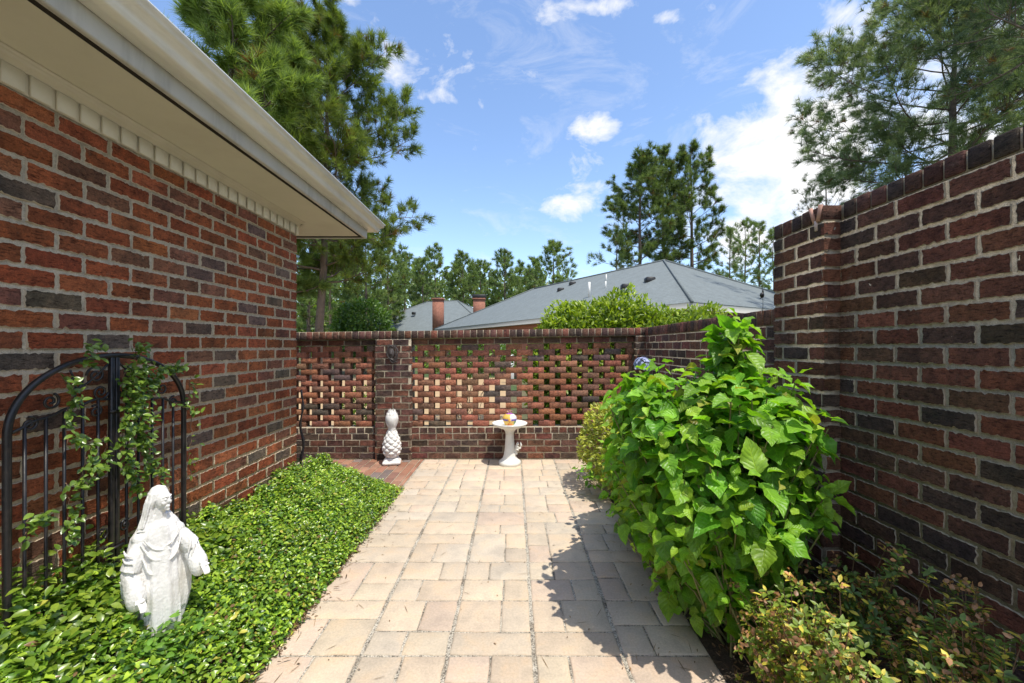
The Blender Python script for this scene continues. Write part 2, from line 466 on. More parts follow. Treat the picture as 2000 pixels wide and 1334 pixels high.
# ================================================================= GARDEN WALLS
RX=1.62
tall=thing('garden_wall','tall dark brick garden wall in shade along the right side','wall')
TH=2.094
mb=MB()
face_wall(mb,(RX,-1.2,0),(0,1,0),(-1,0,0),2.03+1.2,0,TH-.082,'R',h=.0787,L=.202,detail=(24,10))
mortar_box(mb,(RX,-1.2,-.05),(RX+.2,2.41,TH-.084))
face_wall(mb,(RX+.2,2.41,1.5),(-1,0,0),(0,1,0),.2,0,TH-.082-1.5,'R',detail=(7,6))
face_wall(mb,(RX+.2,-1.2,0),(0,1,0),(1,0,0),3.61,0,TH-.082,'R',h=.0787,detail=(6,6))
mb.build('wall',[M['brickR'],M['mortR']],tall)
mb=MB()
face_wall(mb,(1.54,2.03,0),(0,1,0),(-1,0,0),.38,0,TH-.082,'R',h=.0787,L=.2,detail=(12,7))
face_wall(mb,(1.54,2.03,0),(1,0,0),(0,-1,0),.078,0,TH-.082,'R',h=.0787,L=.2,detail=(8,7))
face_wall(mb,(1.54,2.41,0),(1,0,0),(0,1,0),.16,0,TH-.082,'R',h=.0787,L=.2,detail=(8,6))
mortar_box(mb,(1.54,2.03,-.05),(RX-.001,2.41,TH-.084))
mb.build('pilaster',[M['brickR'],M['mortR']],tall)
def rowlocks(mb,axis,a0,a1,b0,b1,z0,z1,kind,w=.0785,face=-1,flip=1):
    """cap of bricks on edge; axis 'y' runs along Y between a0..a1, covering b0..b1 across"""
    s=a0
    while s<a1-.02:
        e=min(s+w-.009,a1)
        c=pal(kind)
        t1=random.uniform(-.0015,.0015); dz=random.uniform(-.002,.002)
        if axis=='y': mb.box((b0+t1,s,z0+.004),(b1+t1,e,z1+dz),(*c,.1),0,ch=.004)
        else: mb.box((s,b0+t1,z0+.004),(e,b1+t1,z1+dz),(*c,.1),0,ch=.004)
        s+=w
    if axis=='y': mb.box((b0+.007,a0+.002,z0-.002),(b1-.007,a1-.002,z1-.006),(1,1,1,0),1)
    else: mb.box((a0+.002,b0+.007,z0-.002),(a1-.002,b1-.007,z1-.006),(1,1,1,0),1)
mb=MB()
rowlocks(mb,'y',-1.2,2.03,RX-.004,RX+.205,TH-.080,TH,'C')
rowlocks(mb,'y',2.035,2.415,1.535,RX+.205,TH-.080,TH,'C')
mb.build('coping',[M['brickR'],M['mortR']],tall)
mb=MB()
for sx in (-1,1):
    mb.tube([(1.536,2.075+sx*.012*1.0,TH-.075),(1.530,2.075+sx*.035,TH+.003)],[.011,.010],6,(.45,.25,.19,0))
mb.tube([(1.534,2.075,TH-.12),(1.534,2.075,TH-.07)],[.008,.010],6,(.5,.38,.32,0))
mb.build('mitred_joint',simple('pink_mortar',(1,1,1),.9,30,.2,.001,attrcol=True),tall)

BY=5.09
low=thing('garden_wall','low dark brick garden wall running back behind the hydrangea','wall')
mb=MB()
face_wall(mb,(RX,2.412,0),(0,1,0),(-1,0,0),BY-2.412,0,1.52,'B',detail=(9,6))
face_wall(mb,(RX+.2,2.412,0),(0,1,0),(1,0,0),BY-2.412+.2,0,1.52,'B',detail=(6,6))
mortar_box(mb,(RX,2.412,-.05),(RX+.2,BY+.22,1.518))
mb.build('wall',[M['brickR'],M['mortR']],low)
mb=MB(); rowlocks(mb,'y',2.418,BY+.2,RX-.006,RX+.206,1.522,1.622,'B')
mb.build('coping',[M['brickR'],M['mortR']],low)

screen=thing('screen_wall','openwork brick screen wall closing the far end of the patio','wall')
PF=5.02; SF=5.09; BF=5.072; BB=5.20
XL=-6.0; P0=-1.69; P1=-1.26; Q0=1.50
def shear(mb):
    V=np.vstack(mb.v); i=0
    for k,v in enumerate(mb.v):
        f=np.clip((v[:,0]+2.7)/4.3,-.5,1.)
        v[:,2]*= (.962+.038*f)
# base
mb=MB()
for (a,b) in ((XL,P0),(P1,Q0)):
    face_wall(mb,(a,BF,0),(1,0,0),(0,-1,0),b-a,0,.325,'B',detail=(8,6))
    face_wall(mb,(a,BF,0),(1,0,0),(0,-1,0),b-a,.325,.402,'B',L=.1015,h=.077,detail=(7,6))
    mortar_box(mb,(a,BF,-.05),(b,BB,.404))
    face_wall(mb,(b,BB,0),(-1,0,0),(0,1,0),b-a,0,.402,'B',detail=(6,6))
shear(mb); mb.build('base',[M['brickR'],M['mortR']],screen)
# honeycomb
mb=MB(); h=1.04/14; per=.274
for (a,b) in ((XL,P0),(P1,Q0)):
    for r in range(14):
        z=.404+r*h
        s=a-.07-(per/2 if r%2 else 0)
        while s<b:
            u0=max(s,a); u1=min(s+.201,b)
            if u1-u0>.02:
                jy=random.uniform(-.003,.003); c=pal('S')
                mb.box((u0,SF+jy,z+.003),(u1,BB-.01+jy,z+h-.003),(*c,.12),0,ch=.0015)
            # mortar pads between overlapping corners
            for q in (s+.0325,s+.1685):
                p0=max(q-.032,a);p1=min(q+.032,b)
                if p1-p0>.01: mb.box((p0,SF+.0005,z-.0035),(p1,BB-.014,z+.0035),(.36,.21,.15,.1),0)
            s+=per
    z=1.444
    mortar_box(mb,(a,SF+.004,z+.002),(b,BB-.008,1.522))
    face_wall(mb,(a,SF+.003,0),(1,0,0),(0,-1,0),b-a,z,1.522,'B',h=.078,detail=(8,6))
shear(mb); mb.build('honeycomb_panel',[M['brickR'],M['mortR']],screen)
for nm,(a,b) in (('pier',(P0,P1)),('pier',(Q0,RX-.002))):
    mb=MB()
    face_wall(mb,(a,PF,0),(1,0,0),(0,-1,0),b-a,0,1.522,'B',L=.2,detail=(10,6),off=.01)
    face_wall(mb,(b,PF,0),(0,1,0),(1,0,0),.07,0,1.522,'B',detail=(6,6))
    face_wall(mb,(a,PF,0),(0,1,0),(-1,0,0),.07,0,1.522,'B',detail=(6,6))
    mortar_box(mb,(a,PF,-.05),(b,BB+.03,1.524))
    shear(mb); mb.build('pier',[M['brickR'],M['mortR']],screen)
mb=MB(); rowlocks(mb,'x',XL,RX-.01,PF-.006,BB+.04,1.526,1.622,'B',w=.0805)
shear(mb); mb.build('coping',[M['brickR'],M['mortR']],screen)

# ================================================================= GROUND & PAVING
def sheet(name,x0,y0,x1,y1,z,mat,kind='structure'):
    mb=MB(); mb.add([(x0,y0,z),(x1,y0,z),(x1,y1,z),(x0,y1,z)],None,[(0,1,2,3)])
    o=mb.build(name,mat); tag(o,kind=kind); return o
sheet('ground',-400,-60,400,700,-.06,M['ground'])
sheet('joint_sand',-1.105,-1.5,.90,5.08,-.0060,M['gravel'])
sheet('driveway',-9,6.9,-.15,19.0,-.05,M['concrete'])
mb=MB()
GX=[-1.10,-.69,-.298,.093,.495,.893]
pats=[[(0,0,1,.5),(0,.5,1,1)],[(0,0,.55,.6),(.55,0,1,.6),(0,.6,.45,1),(.45,.6,1,1)],
      [(0,0,.5,1),(.5,0,1,.4),(.5,.4,1,1)],[(0,0,1,.62),(0,.62,.5,1),(.5,.62,1,1)],
      [(0,0,1,.38),(0,.38,.6,1),(.6,.38,1,1)],[(0,0,.38,.5),(.38,0,1,.5),(0,.5,.62,1),(.62,.5,1,1)],[(0,0,.62,1),(.62,0,1,.55),(.62,.55,1,1)]]
tones=[(.595,.50,.38),(.60,.49,.375),(.61,.505,.385),(.58,.49,.385),(.60,.48,.38),(.565,.49,.395),(.605,.515,.395)]
def slab(mb,x0,y0,x1,y1,z1,c,jit=.0042,th=.05,n=7):
    # top with ragged tumbled edge and a chamfer ring
    pts=[]
    nx=max(3,int((x1-x0)/.05)); ny=max(3,int((y1-y0)/.05))
    for i in range(nx): pts.append((x0+(x1-x0)*i/nx,y0))
    for i in range(ny): pts.append((x1,y0+(y1-y0)*i/ny))
    for i in range(nx): pts.append((x1-(x1-x0)*i/nx,y1))
    for i in range(ny): pts.append((x0,y1-(y1-y0)*i/ny))
    P=np.array(pts)+rng.normal(0,jit*.55,(len(pts),2))
    cen=P.mean(0)
    def inset(P,d):
        lo=np.array((x0,y0))+d;hi=np.array((x1,y1))-d
        Q=np.clip(P,lo,hi); return Q+(P-np.clip(P,(x0,y0),(x1,y1)))*.6
    r0=P; r1=inset(P,.0035); r2=inset(P,.010)
    k=len(P)
    tz=rng.normal(0,.0012,4)
    def zt(Q):
        a=(Q[:,0]-x0)/(x1-x0);b=(Q[:,1]-y0)/(y1-y0)
        return tz[0]*(1-a)*(1-b)+tz[1]*a*(1-b)+tz[2]*a*b+tz[3]*(1-a)*b
    V=np.vstack([np.c_[r0,np.full(k,z1-th)],np.c_[r0,zt(r0)+z1-.007],np.c_[r1,zt(r1)+z1-.0025],np.c_[r2,zt(r2)+z1],[[*cen,z1+tz.mean()]]])
    i=np.arange(k);j=(i+1)%k
    F4=np.vstack([np.stack([q*k+i,q*k+j,(q+1)*k+j,(q+1)*k+i],-1) for q in range(3)])
    F3=np.stack([3*k+i,3*k+j,np.full(k,4*k)],-1)
    C=np.tile((*c,0),(len(V),1)); 
    mb.add(V,F3,F4,C)
mod=.4005; y=1.845-mod*7
prev=[-1]*5
while y<5.05:
    for s in range(5):
        x0,x1=GX[s]+.0050,GX[s+1]-.0050
        x1b=min(y+mod,5.062)
        hh=x1b-y
        if hh<.06: continue
        q=random.choice([i for i in range(len(pats)) if i!=prev[s]]); prev[s]=q
        fx=random.random()<.5; fy=random.random()<.5
        for (a,b,c_,d) in pats[q]:
            if fx: a,c_=1-c_,1-a
            if fy: b,d=1-d,1-b
            t=random.choice(tones);k=random.uniform(.92,1.06)
            slab(mb,x0+(x1-x0)*a+.0035,y+hh*b+.0035,x0+(x1-x0)*c_-.0035,y+hh*d-.0035,0.0,(t[0]*k,t[1]*k,t[2]*k))
    y+=mod
tag(mb.build('paver_path',M['paver'],smooth=False),kind='structure')
# brick paving strip at the far left
mb=MB()
sheet('paving_mortar',-2.6,3.32,-1.105,5.07,-.010,M['mortR'])
x=-2.55; k=0
while x<-1.13:
    yy=3.34-(.1 if k%2 else 0)
    w=.097
    while yy<5.05:
        c=[(.30,.15,.10),(.24,.13,.1),(.34,.17,.12),(.19,.15,.14),(.36,.2,.14)][random.randrange(5)]
        f=random.uniform(.85,1.15)
        y0=max(yy,3.33);y1=min(yy+.193,5.06)
        if y1-y0>.04: slab(mb,x,y0,min(x+w-.008,-1.112),y1,.0,tuple(q*f for q in c),jit=.0015)
        yy+=.2
    x+=.1;k+=1
tag(mb.build('brick_paving',M['paver']),kind='structure')

# bed height fields
def ivy_h(x,y):
    t=np.clip((-1.10-x)/.65,0,1)
    h=.03+.43*t**.62
    e=np.clip((3.98-y- .35*(1-t)*0)/.28,0,1)
    return h*np.sqrt(e)*(1+.10*np.sin(3.1*y+5*x)+.06*np.sin(9*y))*(1+.10*np.sin(23*x+11*y)*np.sin(17*y-9*x))*np.interp(y,[2.4,3.7],[1,.80])
mb=MB()
xs=np.linspace(WX+.001,-1.098,30); ys=np.linspace(-1.2,3.98,150)
X,Y=np.meshgrid(xs,ys); Z=np.maximum(ivy_h(X,Y)-.07,-.004)+rng.normal(0,.004,X.shape)
mb.grid(np.stack([X,Y,Z],-1).reshape(-1,3),30,150)
tag(mb.build('garden_soil',M['soil'],smooth=True),kind='structure')
mb=MB()
xs=np.linspace(.885,1.62,40); ys=np.linspace(-1.2,5.07,200)
X,Y=np.meshgrid(xs,ys); Z=-.006+.03*np.clip((X-.885)/.2,0,1)+rng.normal(0,.004,X.shape)*np.clip((X-.885)/.1,0,1)
mb.grid(np.stack([X,Y,Z],-1).reshape(-1,3),40,200)
tag(mb.build('garden_soil',M['soil'],smooth=True),kind='structure')

# ---------------------------------------------------------------- leaf templates
def leaf_tpl(nl=4,widths=None,fold=.25,droop=.25,wave=0.,serr=0.,na=3,wr=.5):
    """leaf along +Y, length 1"""
    t=np.linspace(0,1,nl)
    V=[];L=[]
    us=np.linspace(-1,1,na)
    for i,v in enumerate(t):
        w=wr*.5*(np.sin(math.pi*min(1,v**.75))**.8 if 0<v<1 else 0.0)
        if widths is not None: w=wr*.5*np.interp(v,widths[0],widths[1])
        if serr and 0<i<nl-1: w*=1+serr*(1 if i%2 else -1)
        for u in us:
            z=fold*abs(u)*w - droop*v*v + wave*w*math.sin(v*9+ (0 if u>0 else 1.5))*abs(u)
            yy=v*(1-.12*droop)
            V.append((u*w,yy,z)); L.append((u,v,0))
    V=np.array(V);L=np.array(L)
    F4=[]
    for i in range(nl-1):
        for j in range(na-1):
            a=i*na+j; F4.append((a,a+1,a+na+1,a+na))
    return V,np.zeros((0,3),int),np.array(F4),L
def frames(D,Nrm=None,roll=None):
    D=D/np.linalg.norm(D,axis=1,keepdims=True)
    if Nrm is None: Nrm=np.tile((0,0,1.),(len(D),1))
    X=np.cross(D,Nrm); l=np.linalg.norm(X,axis=1,keepdims=True); X=np.where(l>1e-4,X/np.maximum(l,1e-6),np.array([1.,0,0]))
    Zn=np.cross(X,D)
    if roll is not None:
        c=np.cos(roll)[:,None];s=np.sin(roll)[:,None]
        X,Zn=X*c+Zn*s,-X*s+Zn*c
    return np.stack([X,D,Zn],-1)
def unit(v): return v/np.linalg.norm(v,axis=-1,keepdims=True)

T_ivy=leaf_tpl(5,([0,.15,.4,.75,1],[0,.6,1,.65,0]),fold=.35,droop=.2,wr=.58)
T_small=leaf_tpl(4,([0,.33,.66,1],[0,.9,.9,0]),fold=.3,droop=.15,wr=.42)
T_hyd=[leaf_tpl(15,([0,.06,.2,.4,.6,.8,.92,1],[.04,.35,.82,1,.86,.46,.16,0]),fold=f,droop=d,wave=w,serr=.05,na=5,wr=.66) for f,d,w in ((.30,.14,.2),(.5,.25,.3),(.15,.04,.28),(.65,.40,.15))]

# ================================================================= IVY GROUND COVER
N=82000
x=rng.uniform(WX+.01,-1.065,N); y=rng.uniform(.55,4.02,N)
hh=ivy_h(x,y)
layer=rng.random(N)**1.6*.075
z=hh-layer+rng.normal(0,.010,N)+.012
keep=(z>-.0)&((x<-1.10)|(rng.random(N)<.45))
# bare patch near path at the front, with litter
patch=(np.exp(-((x+1.16)/.09)**2-((y-1.45)/.30)**2)*.8)+.75*np.exp(-((x+1.2)/.05)**2-((y-2.3)/.12)**2)+.8*np.exp(-((x+1.62)/.06)**2-((y-1.45)/.10)**2)+.6*np.exp(-((x+1.5)/.05)**2-((y-2.75)/.10)**2)
keep&=rng.random(N)>patch
# keep leaves out of the statue
keep&=~(((x+1.43)**2+(y-1.66)**2<.075**2))
x,y,z,layer=x[keep],y[keep],z[keep],layer[keep]; n=len(x)
az=rng.uniform(0,2*math.pi,n); el=rng.normal(.15,.45,n)
D=np.stack([np.cos(az)*np.cos(el),np.sin(az)*np.cos(el),np.sin(el)],-1)
Nn=unit(np.stack([rng.normal(.18,.45,n),rng.normal(-.1,.45,n),np.ones(n)],-1))
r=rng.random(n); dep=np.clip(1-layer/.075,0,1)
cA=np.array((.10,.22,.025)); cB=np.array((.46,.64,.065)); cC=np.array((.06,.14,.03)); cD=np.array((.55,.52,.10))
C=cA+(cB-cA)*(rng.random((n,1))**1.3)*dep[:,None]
pn=np.array([mnoise.noise(Vector((a*5,b*5,0))) for a,b in zip(x,y)])
C*= (1+.35*pn)[:,None]
C[(r>.14)&(r<.165)]=np.array((.22,.13,.06)); C[r<.14]=cC; C[r>.965]=cD*rng.uniform(.7,1.1,(int((r>.965).sum()),1))
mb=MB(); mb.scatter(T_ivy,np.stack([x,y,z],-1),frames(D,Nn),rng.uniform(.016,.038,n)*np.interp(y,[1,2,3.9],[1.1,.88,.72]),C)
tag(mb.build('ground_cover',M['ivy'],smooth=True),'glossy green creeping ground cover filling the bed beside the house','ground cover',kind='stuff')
# litter along path edge
N=2600
x=-1.11+np.abs(rng.normal(0,.035,N))*rng.choice([-1,1],N,p=[.7,.3]); y=rng.uniform(.9,3.6,N)
z=np.where(x<-1.10,.012,.004)+rng.random(N)*.015
x2=rng.uniform(.90,1.55,2600); y2=rng.uniform(.9,3.5,2600); z2=np.full(2600,.03)+rng.random(2600)*.012
x=np.r_[x,x2];y=np.r_[y,y2];z=np.r_[z,z2];n=len(x)
az=rng.uniform(0,6.28,n); D=np.stack([np.cos(az),np.sin(az),rng.normal(0,.25,n)],-1)
C=np.array((.16,.095,.055))*rng.uniform(.4,1.8,(n,1))
mb=MB(); mb.scatter(T_small,np.stack([x,y,z],-1),frames(D,unit(rng.normal(0,.4,(n,3))+np.array((0,0,1)))),np.stack([rng.uniform(.006,.022,n),rng.uniform(.015,.045,n),rng.uniform(.01,.03,n)],-1),C)
tag(mb.build('leaf_litter',M['azalea']),'dry brown leaf litter lying on the soil and along the paving edge','leaf litter',kind='stuff')

n=420
x=rng.uniform(-1.0,.88,n)+0; e=rng.random(n)<.55
x=np.where(e,np.where(rng.random(n)<.5,-1.08+np.abs(rng.normal(0,.10,n)),.87-np.abs(rng.normal(0,.12,n))),x); y=rng.uniform(1.2,5.0,n)
az=rng.uniform(0,6.28,n); D=np.stack([np.cos(az),np.sin(az),np.zeros(n)],-1)
needle=rng.random(n)<.4
S_=np.where(needle[:,None],np.stack([np.full(n,.006),rng.uniform(.05,.10,n),np.full(n,.004)],-1),np.stack([rng.uniform(.008,.018,n),rng.uniform(.008,.022,n),rng.uniform(.01,.03,n)],-1))
C=np.array((.22,.14,.08))*rng.uniform(.4,1.5,(n,1))
mb=MB(); mb.scatter(T_small,np.stack([x,y,np.full(n,.0045)],-1),frames(D),S_,C)
tag(mb.build('pine_needle_litter',M['azalea']),'fallen pine needles and leaf crumbs scattered over the pavers','leaf litter',kind='stuff')

# ================================================================= HYDRANGEA
def blob_shoots(blobs,n,zmin=.03,wall=1.56,up=.35):
    P=[];Nn=[]
    vol=np.array([b[1][0]*b[1][2]+b[1][1]*b[1][2] for b in blobs]); pr=vol/vol.sum()
    tries=0
    while len(P)<n and tries<60*n:
        tries+=1
        c,r=blobs[rng.choice(len(blobs),p=pr)]
        d=unit(rng.normal(0,1,3)); 
        if d[2]<-.75: continue
        p=np.array(c)+d*np.array(r)
        if p[2]<zmin or p[0]>wall: continue
        ins=False
        for (c2,r2) in blobs:
            q=(p-np.array(c2))/np.array(r2)
            if q@q<.80: ins=True
        if ins: continue
        nn=unit(d/np.array(r)); nn=unit(nn+np.array((0,0,up))+rng.normal(0,.2,3))
        f=rng.uniform(.78,1.15)
        P.append(np.array(c)+(p-np.array(c))*f); Nn.append(nn)
    return np.array(P),np.array(Nn)
def shoots_to_leaves(P,Nn,lens,pairs=3,seglen=.045,sun=np.array((.27,-.28,.92))):
    pos=[];D=[];NN=[];S=[];C=[]
    for p,a in zip(P,Nn):
        ref=unit(np.cross(a,rng.normal(0,1,3)))
        L=rng.uniform(*lens)
        for k in range(pairs+1):
            ref=unit(np.cross(a,ref)) if k else ref
            t=k/pairs      # 0 at tip
            base=p-a*seglen*(k+.2)*rng.uniform(.8,1.2)
            ang=[.55,.15,-.1,-.35,-.4][k]+rng.normal(0,.15)
            sz=L*[.58,.95,1.05,.92,.8][k]*rng.uniform(.72,1.18)
            for sg in (-1,1):
                d=unit(ref*sg*math.cos(ang)+a*math.sin(ang)+rng.normal(0,.13,3)+np.array((0,0,-.05)))
                n0=unit(a*.55+np.array((0,-.05,.9))+rng.normal(0,.28,3))
                pos.append(base+d*.018);D.append(d);NN.append(n0);S.append(sz)
                young=max(0,1-k*.45)
                c=np.array((.11,.27,.024))*(1-young)+np.array((.27,.48,.04))*young
                c=c*rng.uniform(.75,1.25)
                c=c*np.array((rng.uniform(.8,1.15),1,1))
                if rng.random()<.05: c=np.array((.36,.38,.07))
                C.append(c)
    return np.array(pos),np.array(D),np.array(NN),np.array(S),np.array(C)
def put_leaves(mb,tpls,pos,D,NN,S,C):
    w=rng.integers(0,len(tpls),len(pos))
    for i,t in enumerate(tpls):
        k=w==i
        if k.any(): mb.scatter(t,pos[k],frames(D[k],NN[k],rng.normal(0,.25,k.sum())),S[k],C[k])
hyd=thing('hydrangea_shrub','large bright green hydrangea spilling over the right edge of the path','shrub')
blobs=[((.94,1.99,.80),(.42,.41,.48)),((.98,2.0,.38),(.30,.30,.36)),((.74,2.16,1.10),(.23,.30,.20)),((1.20,1.93,.86),(.20,.26,.40)),((1.02,2.85,.52),(.34,.5,.50)),((.93,2.4,.75),(.34,.36,.46)),((1.04,1.95,1.32),(.11,.12,.22))]
P,Nn=blob_shoots(blobs,400,up=.75)
hp=shoots_to_leaves(P,Nn,(.090,.148))
# inner filler
P2,N2=blob_shoots([(c,tuple(.72*q for q in r)) for c,r in blobs],130)
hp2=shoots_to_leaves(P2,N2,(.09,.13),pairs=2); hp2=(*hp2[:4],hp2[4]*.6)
mb=MB()
put_leaves(mb,T_hyd,*hp); put_leaves(mb,T_hyd,*hp2)
# low outlying branch toward the path
lowP=np.array([(.64,3.72,.30),(.70,3.66,.24),(.58,3.78,.26)]); lowN=unit(np.array([(-.4,-.1,.9),(-.2,-.5,.7),(-.8,.1,.6)]))
put_leaves(mb,T_hyd,*shoots_to_leaves(lowP,lowN,(.07,.10)))
mb.build('foliage',M['hyd'],hyd,smooth=True)
mb=MB()
for p in list(P[::2])+list(lowP):
    b=np.array((1.05+rng.normal(0,.07),2.1+rng.normal(0,.12)+.6*(p[1]>2.5),0.01))
    if p[1]>3.4: b=np.array((1.05,3.4,.01))
    m=(p*.55+b*.45); m[2]=p[2]*.45; m+=rng.normal(0,.02,3)
    q=p-np.array((0,0,.04))
    t=np.linspace(0,1,7)[:,None]
    c=(1-t)**2*b+2*t*(1-t)*m+t*t*q
    mb.tube(c,np.linspace(.006,.003,7),5,caps=False)
mb.build('stem',M['stemg'],hyd,smooth=True)
# blossoms: small blue mop head and green buds
def floret_head(mb,c,r,col,n=70):
    tp=leaf_tpl(4,([0,.4,.8,1],[.2,.9,1,.3]),fold=.1,droop=.1,wr=.9)
    d=unit(rng.normal(0,1,(n,3))); d=d[d[:,2]>-.3]; n=len(d)
    P=np.array(c)+d*r*rng.uniform(.85,1,(n,1))
    for k in range(4):
        tdir=unit(np.cross(d,rng.normal(0,1,(n,3))))
        mb.scatter(tp,P,frames(tdir,d),np.full(n,r*.34),np.array(col)*rng.uniform(.8,1.15,(n,1)))
mb=MB(); floret_head(mb,(.70,2.22,1.285),.05,(.46,.52,.80))
tag(mb.build('flower_head',M['petal'],hyd),'pale blue mophead flower')
mb=MB()
for p in P[rng.choice(len(P),26,replace=False)]:
    floret_head(mb,p+np.array((0,0,.02)),.014,(.34,.42,.10),26)
mb.build('flower_bud',M['petal'],hyd)

# small yellow-green shrub behind hydrangea
def leafy_blob(name,label,cat,blobs,n,size,colA,colB,mat,tpl,stems=30,group=None,wall=99,base=None,zmin=.05,inner=.35,loc=None):
    o=thing(name,label,cat,group)
    vol=np.array([b[1][0]*b[1][1]+b[1][0]*b[1][2] for b in blobs]); pr=vol/vol.sum()
    ch=rng.choice(len(blobs),n,p=pr)
    Cc=np.array([b[0] for b in blobs])[ch]; Rr=np.array([b[1] for b in blobs])[ch]
    d=unit(rng.normal(0,1,(n,3)))
    rad=1-rng.random(n)**2*inner
    lump=np.array([mnoise.noise(Vector(tuple(q)))for q in (d*2.3+Cc*1.7)])
    rad=rad*(1+.22*lump)
    p=Cc+d*Rr*rad[:,None]
    k=(p[:,2]>zmin)&(p[:,0]<wall)
    p,d,rad,lump=p[k],d[k],rad[k],lump[k]; n=len(p)
    D=unit(d*.7+rng.normal(0,.6,(n,3))+np.array((0,0,.25)))
    NN=unit(d*.6+np.array((0,0,.8))+rng.normal(0,.4,(n,3)))
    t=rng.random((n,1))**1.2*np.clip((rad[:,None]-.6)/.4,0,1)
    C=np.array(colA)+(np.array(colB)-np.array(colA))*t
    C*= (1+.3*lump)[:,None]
    mb=MB(); mb.scatter(tpl,p,frames(D,NN),rng.uniform(.75,1.25,n)*size,C)
    mb.build('foliage',mat,o,smooth=True)
    mb=MB()
    zb=0. if base is None else base
    for i in rng.choice(n,min(stems,n),replace=False):
        c=np.array(blobs[0][0]); b=np.array((c[0]+rng.normal(0,.1)*blobs[0][1][0],c[1]+rng.normal(0,.1)*blobs[0][1][1],zb))
        m=(b+p[i])/2+np.array((0,0,.1*blobs[0][1][2]))
        tt=np.linspace(0,1,6)[:,None]; q=(1-tt)**2*b+2*tt*(1-tt)*m+tt*tt*p[i]
        mb.tube(q,np.linspace(.012,.004,6)*max(.5,blobs[0][1][2]),5,caps=False)
    mb.build('stem',M['twig'],o)
    return o
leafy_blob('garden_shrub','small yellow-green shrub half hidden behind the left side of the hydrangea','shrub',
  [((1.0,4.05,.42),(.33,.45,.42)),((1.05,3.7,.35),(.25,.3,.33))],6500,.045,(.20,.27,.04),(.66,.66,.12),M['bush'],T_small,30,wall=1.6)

# ================================================================= AZALEAS
def azalea(label,base,tips,leafcol,group='azaleas along the foot of the tall wall',dead=.35):
    o=thing('azalea_bush',label,'shrub',group)
    st=MB(); lf=MB(); fl=MB()
    b=np.array(base)
    allP=[];allD=[];allN=[];S=[];C=[]
    fp=[];fd=[];fs=[];fc=[]
    for tip in tips:
        tip=np.array(tip); m=b*.5+tip*.5+rng.normal(0,.03,3); m[2]=max(m[2]*.8,.04)
        t=np.linspace(0,1,7)[:,None]
        b2=b+np.array((rng.normal(0,.03),rng.normal(0,.03),0))
        c=(1-t)**2*b2+2*t*(1-t)*m+t*t*tip
        st.tube(c,np.linspace(.0035,.0012,7),4,caps=False)
        for s in range(3):
            q=c[-1-s]+rng.normal(0,.022,3)*(s>0)
            st.tube([c[-2-s],q],[.0013,.001],4,caps=False)
            a=unit(q-c[-3-s]+np.array((0,0,.03))+rng.normal(0,.01,3))
            if rng.random()<dead:
                for k in range(7):
                    fp.append(q+rng.normal(0,.010,3)); fd.append(unit(rng.normal(0,1,3)+np.array((0,0,-.3)))); fs.append(rng.uniform(.012,.022))
                    fc.append(np.array((.58,.32,.17))*rng.uniform(.5,1.25))
            nl=rng.integers(6,10)
            ref=unit(np.cross(a,rng.normal(0,1,3))); r2=np.cross(a,ref)
            for k in range(nl):
                an=k*2.4; rd=ref*math.cos(an)+r2*math.sin(an)
                d=unit(rd+a*rng.uniform(.1,.9))
                allP.append(q-a*.004*k);allD.append(d);allN.append(a);S.append(rng.uniform(.018,.034))
                yel=rng.random()<.22
                C.append((np.array((.48,.42,.06)) if yel else np.array(leafcol))*rng.uniform(.8,1.7))
    lf.scatter(T_small,np.array(allP),frames(np.array(allD),np.array(allN)),np.array(S),np.array(C))
    lf.build('foliage',M['azalea'],o,smooth=True); st.build('stem',M['twig'],o)
    if fp:
        fl.scatter(T_small,np.array(fp),frames(np.array(fd),unit(rng.normal(0,1,(len(fp),3)))),np.stack([np.array(fs)*1.7,fs,np.array(fs)*2],-1),np.array(fc))
        tag(fl.build('dried_flower',M['azalea'],o),kind='stuff')
    return o
def on_plane(px,py,X):
    d=X*F/(px-CX); return (X,d,EYE-(py-CY)*d/F)
def tips_px(regs):
    out=[]
    for (cx,cy,sx,sy,X,n) in regs:
        n=int(n*1.6)
        X=X-.05*(X<1.2)
        for _ in range(n):
            px=rng.normal(cx,sx);py=rng.normal(cy,sy);x=X+rng.normal(0,.05)
            x=min(x,1.58)
            p=on_plane(px,py,x)
            if p[2]>.05: out.append(p)
    return out
azalea('azalea with brown dried blooms in sun in front of the hydrangea',(1.13,1.5,.01),
  tips_px([(1480,1180,35,35,.99,16),(1560,1200,45,30,1.08,18),(1500,1250,40,25,.98,14),(1600,1250,50,30,1.08,18),(1530,1300,35,25,.97,16),(1640,1310,40,22,1.05,18)]),(.15,.22,.03),dead=.45)
azalea('thin leggy azalea standing highest against the foot of the tall brick wall',(1.45,1.75,.01),
  tips_px([(1750,1100,25,14,1.42,7),(1720,1150,40,25,1.38,9),(1640,1130,40,18,1.33,8),(1770,1190,30,25,1.42,7)]),(.09,.15,.03),dead=.3)
azalea('azalea with yellow tipped leaves near the bottom right corner',(1.35,1.2,.01),
  tips_px([(1850,1160,45,25,1.42,10),(1830,1240,50,25,1.32,16),(1920,1270,50,30,1.38,16),(1780,1290,45,25,1.22,16),(1880,1320,60,18,1.25,16)]),(.10,.16,.03),dead=.4)
azalea('dark green low azalea between the hydrangea and the wall foot',(1.35,1.95,.01),
  tips_px([(1580,1160,40,25,1.25,10),(1650,1200,40,30,1.3,12),(1700,1250,40,25,1.3,12)]),(.06,.12,.025),dead=.2)

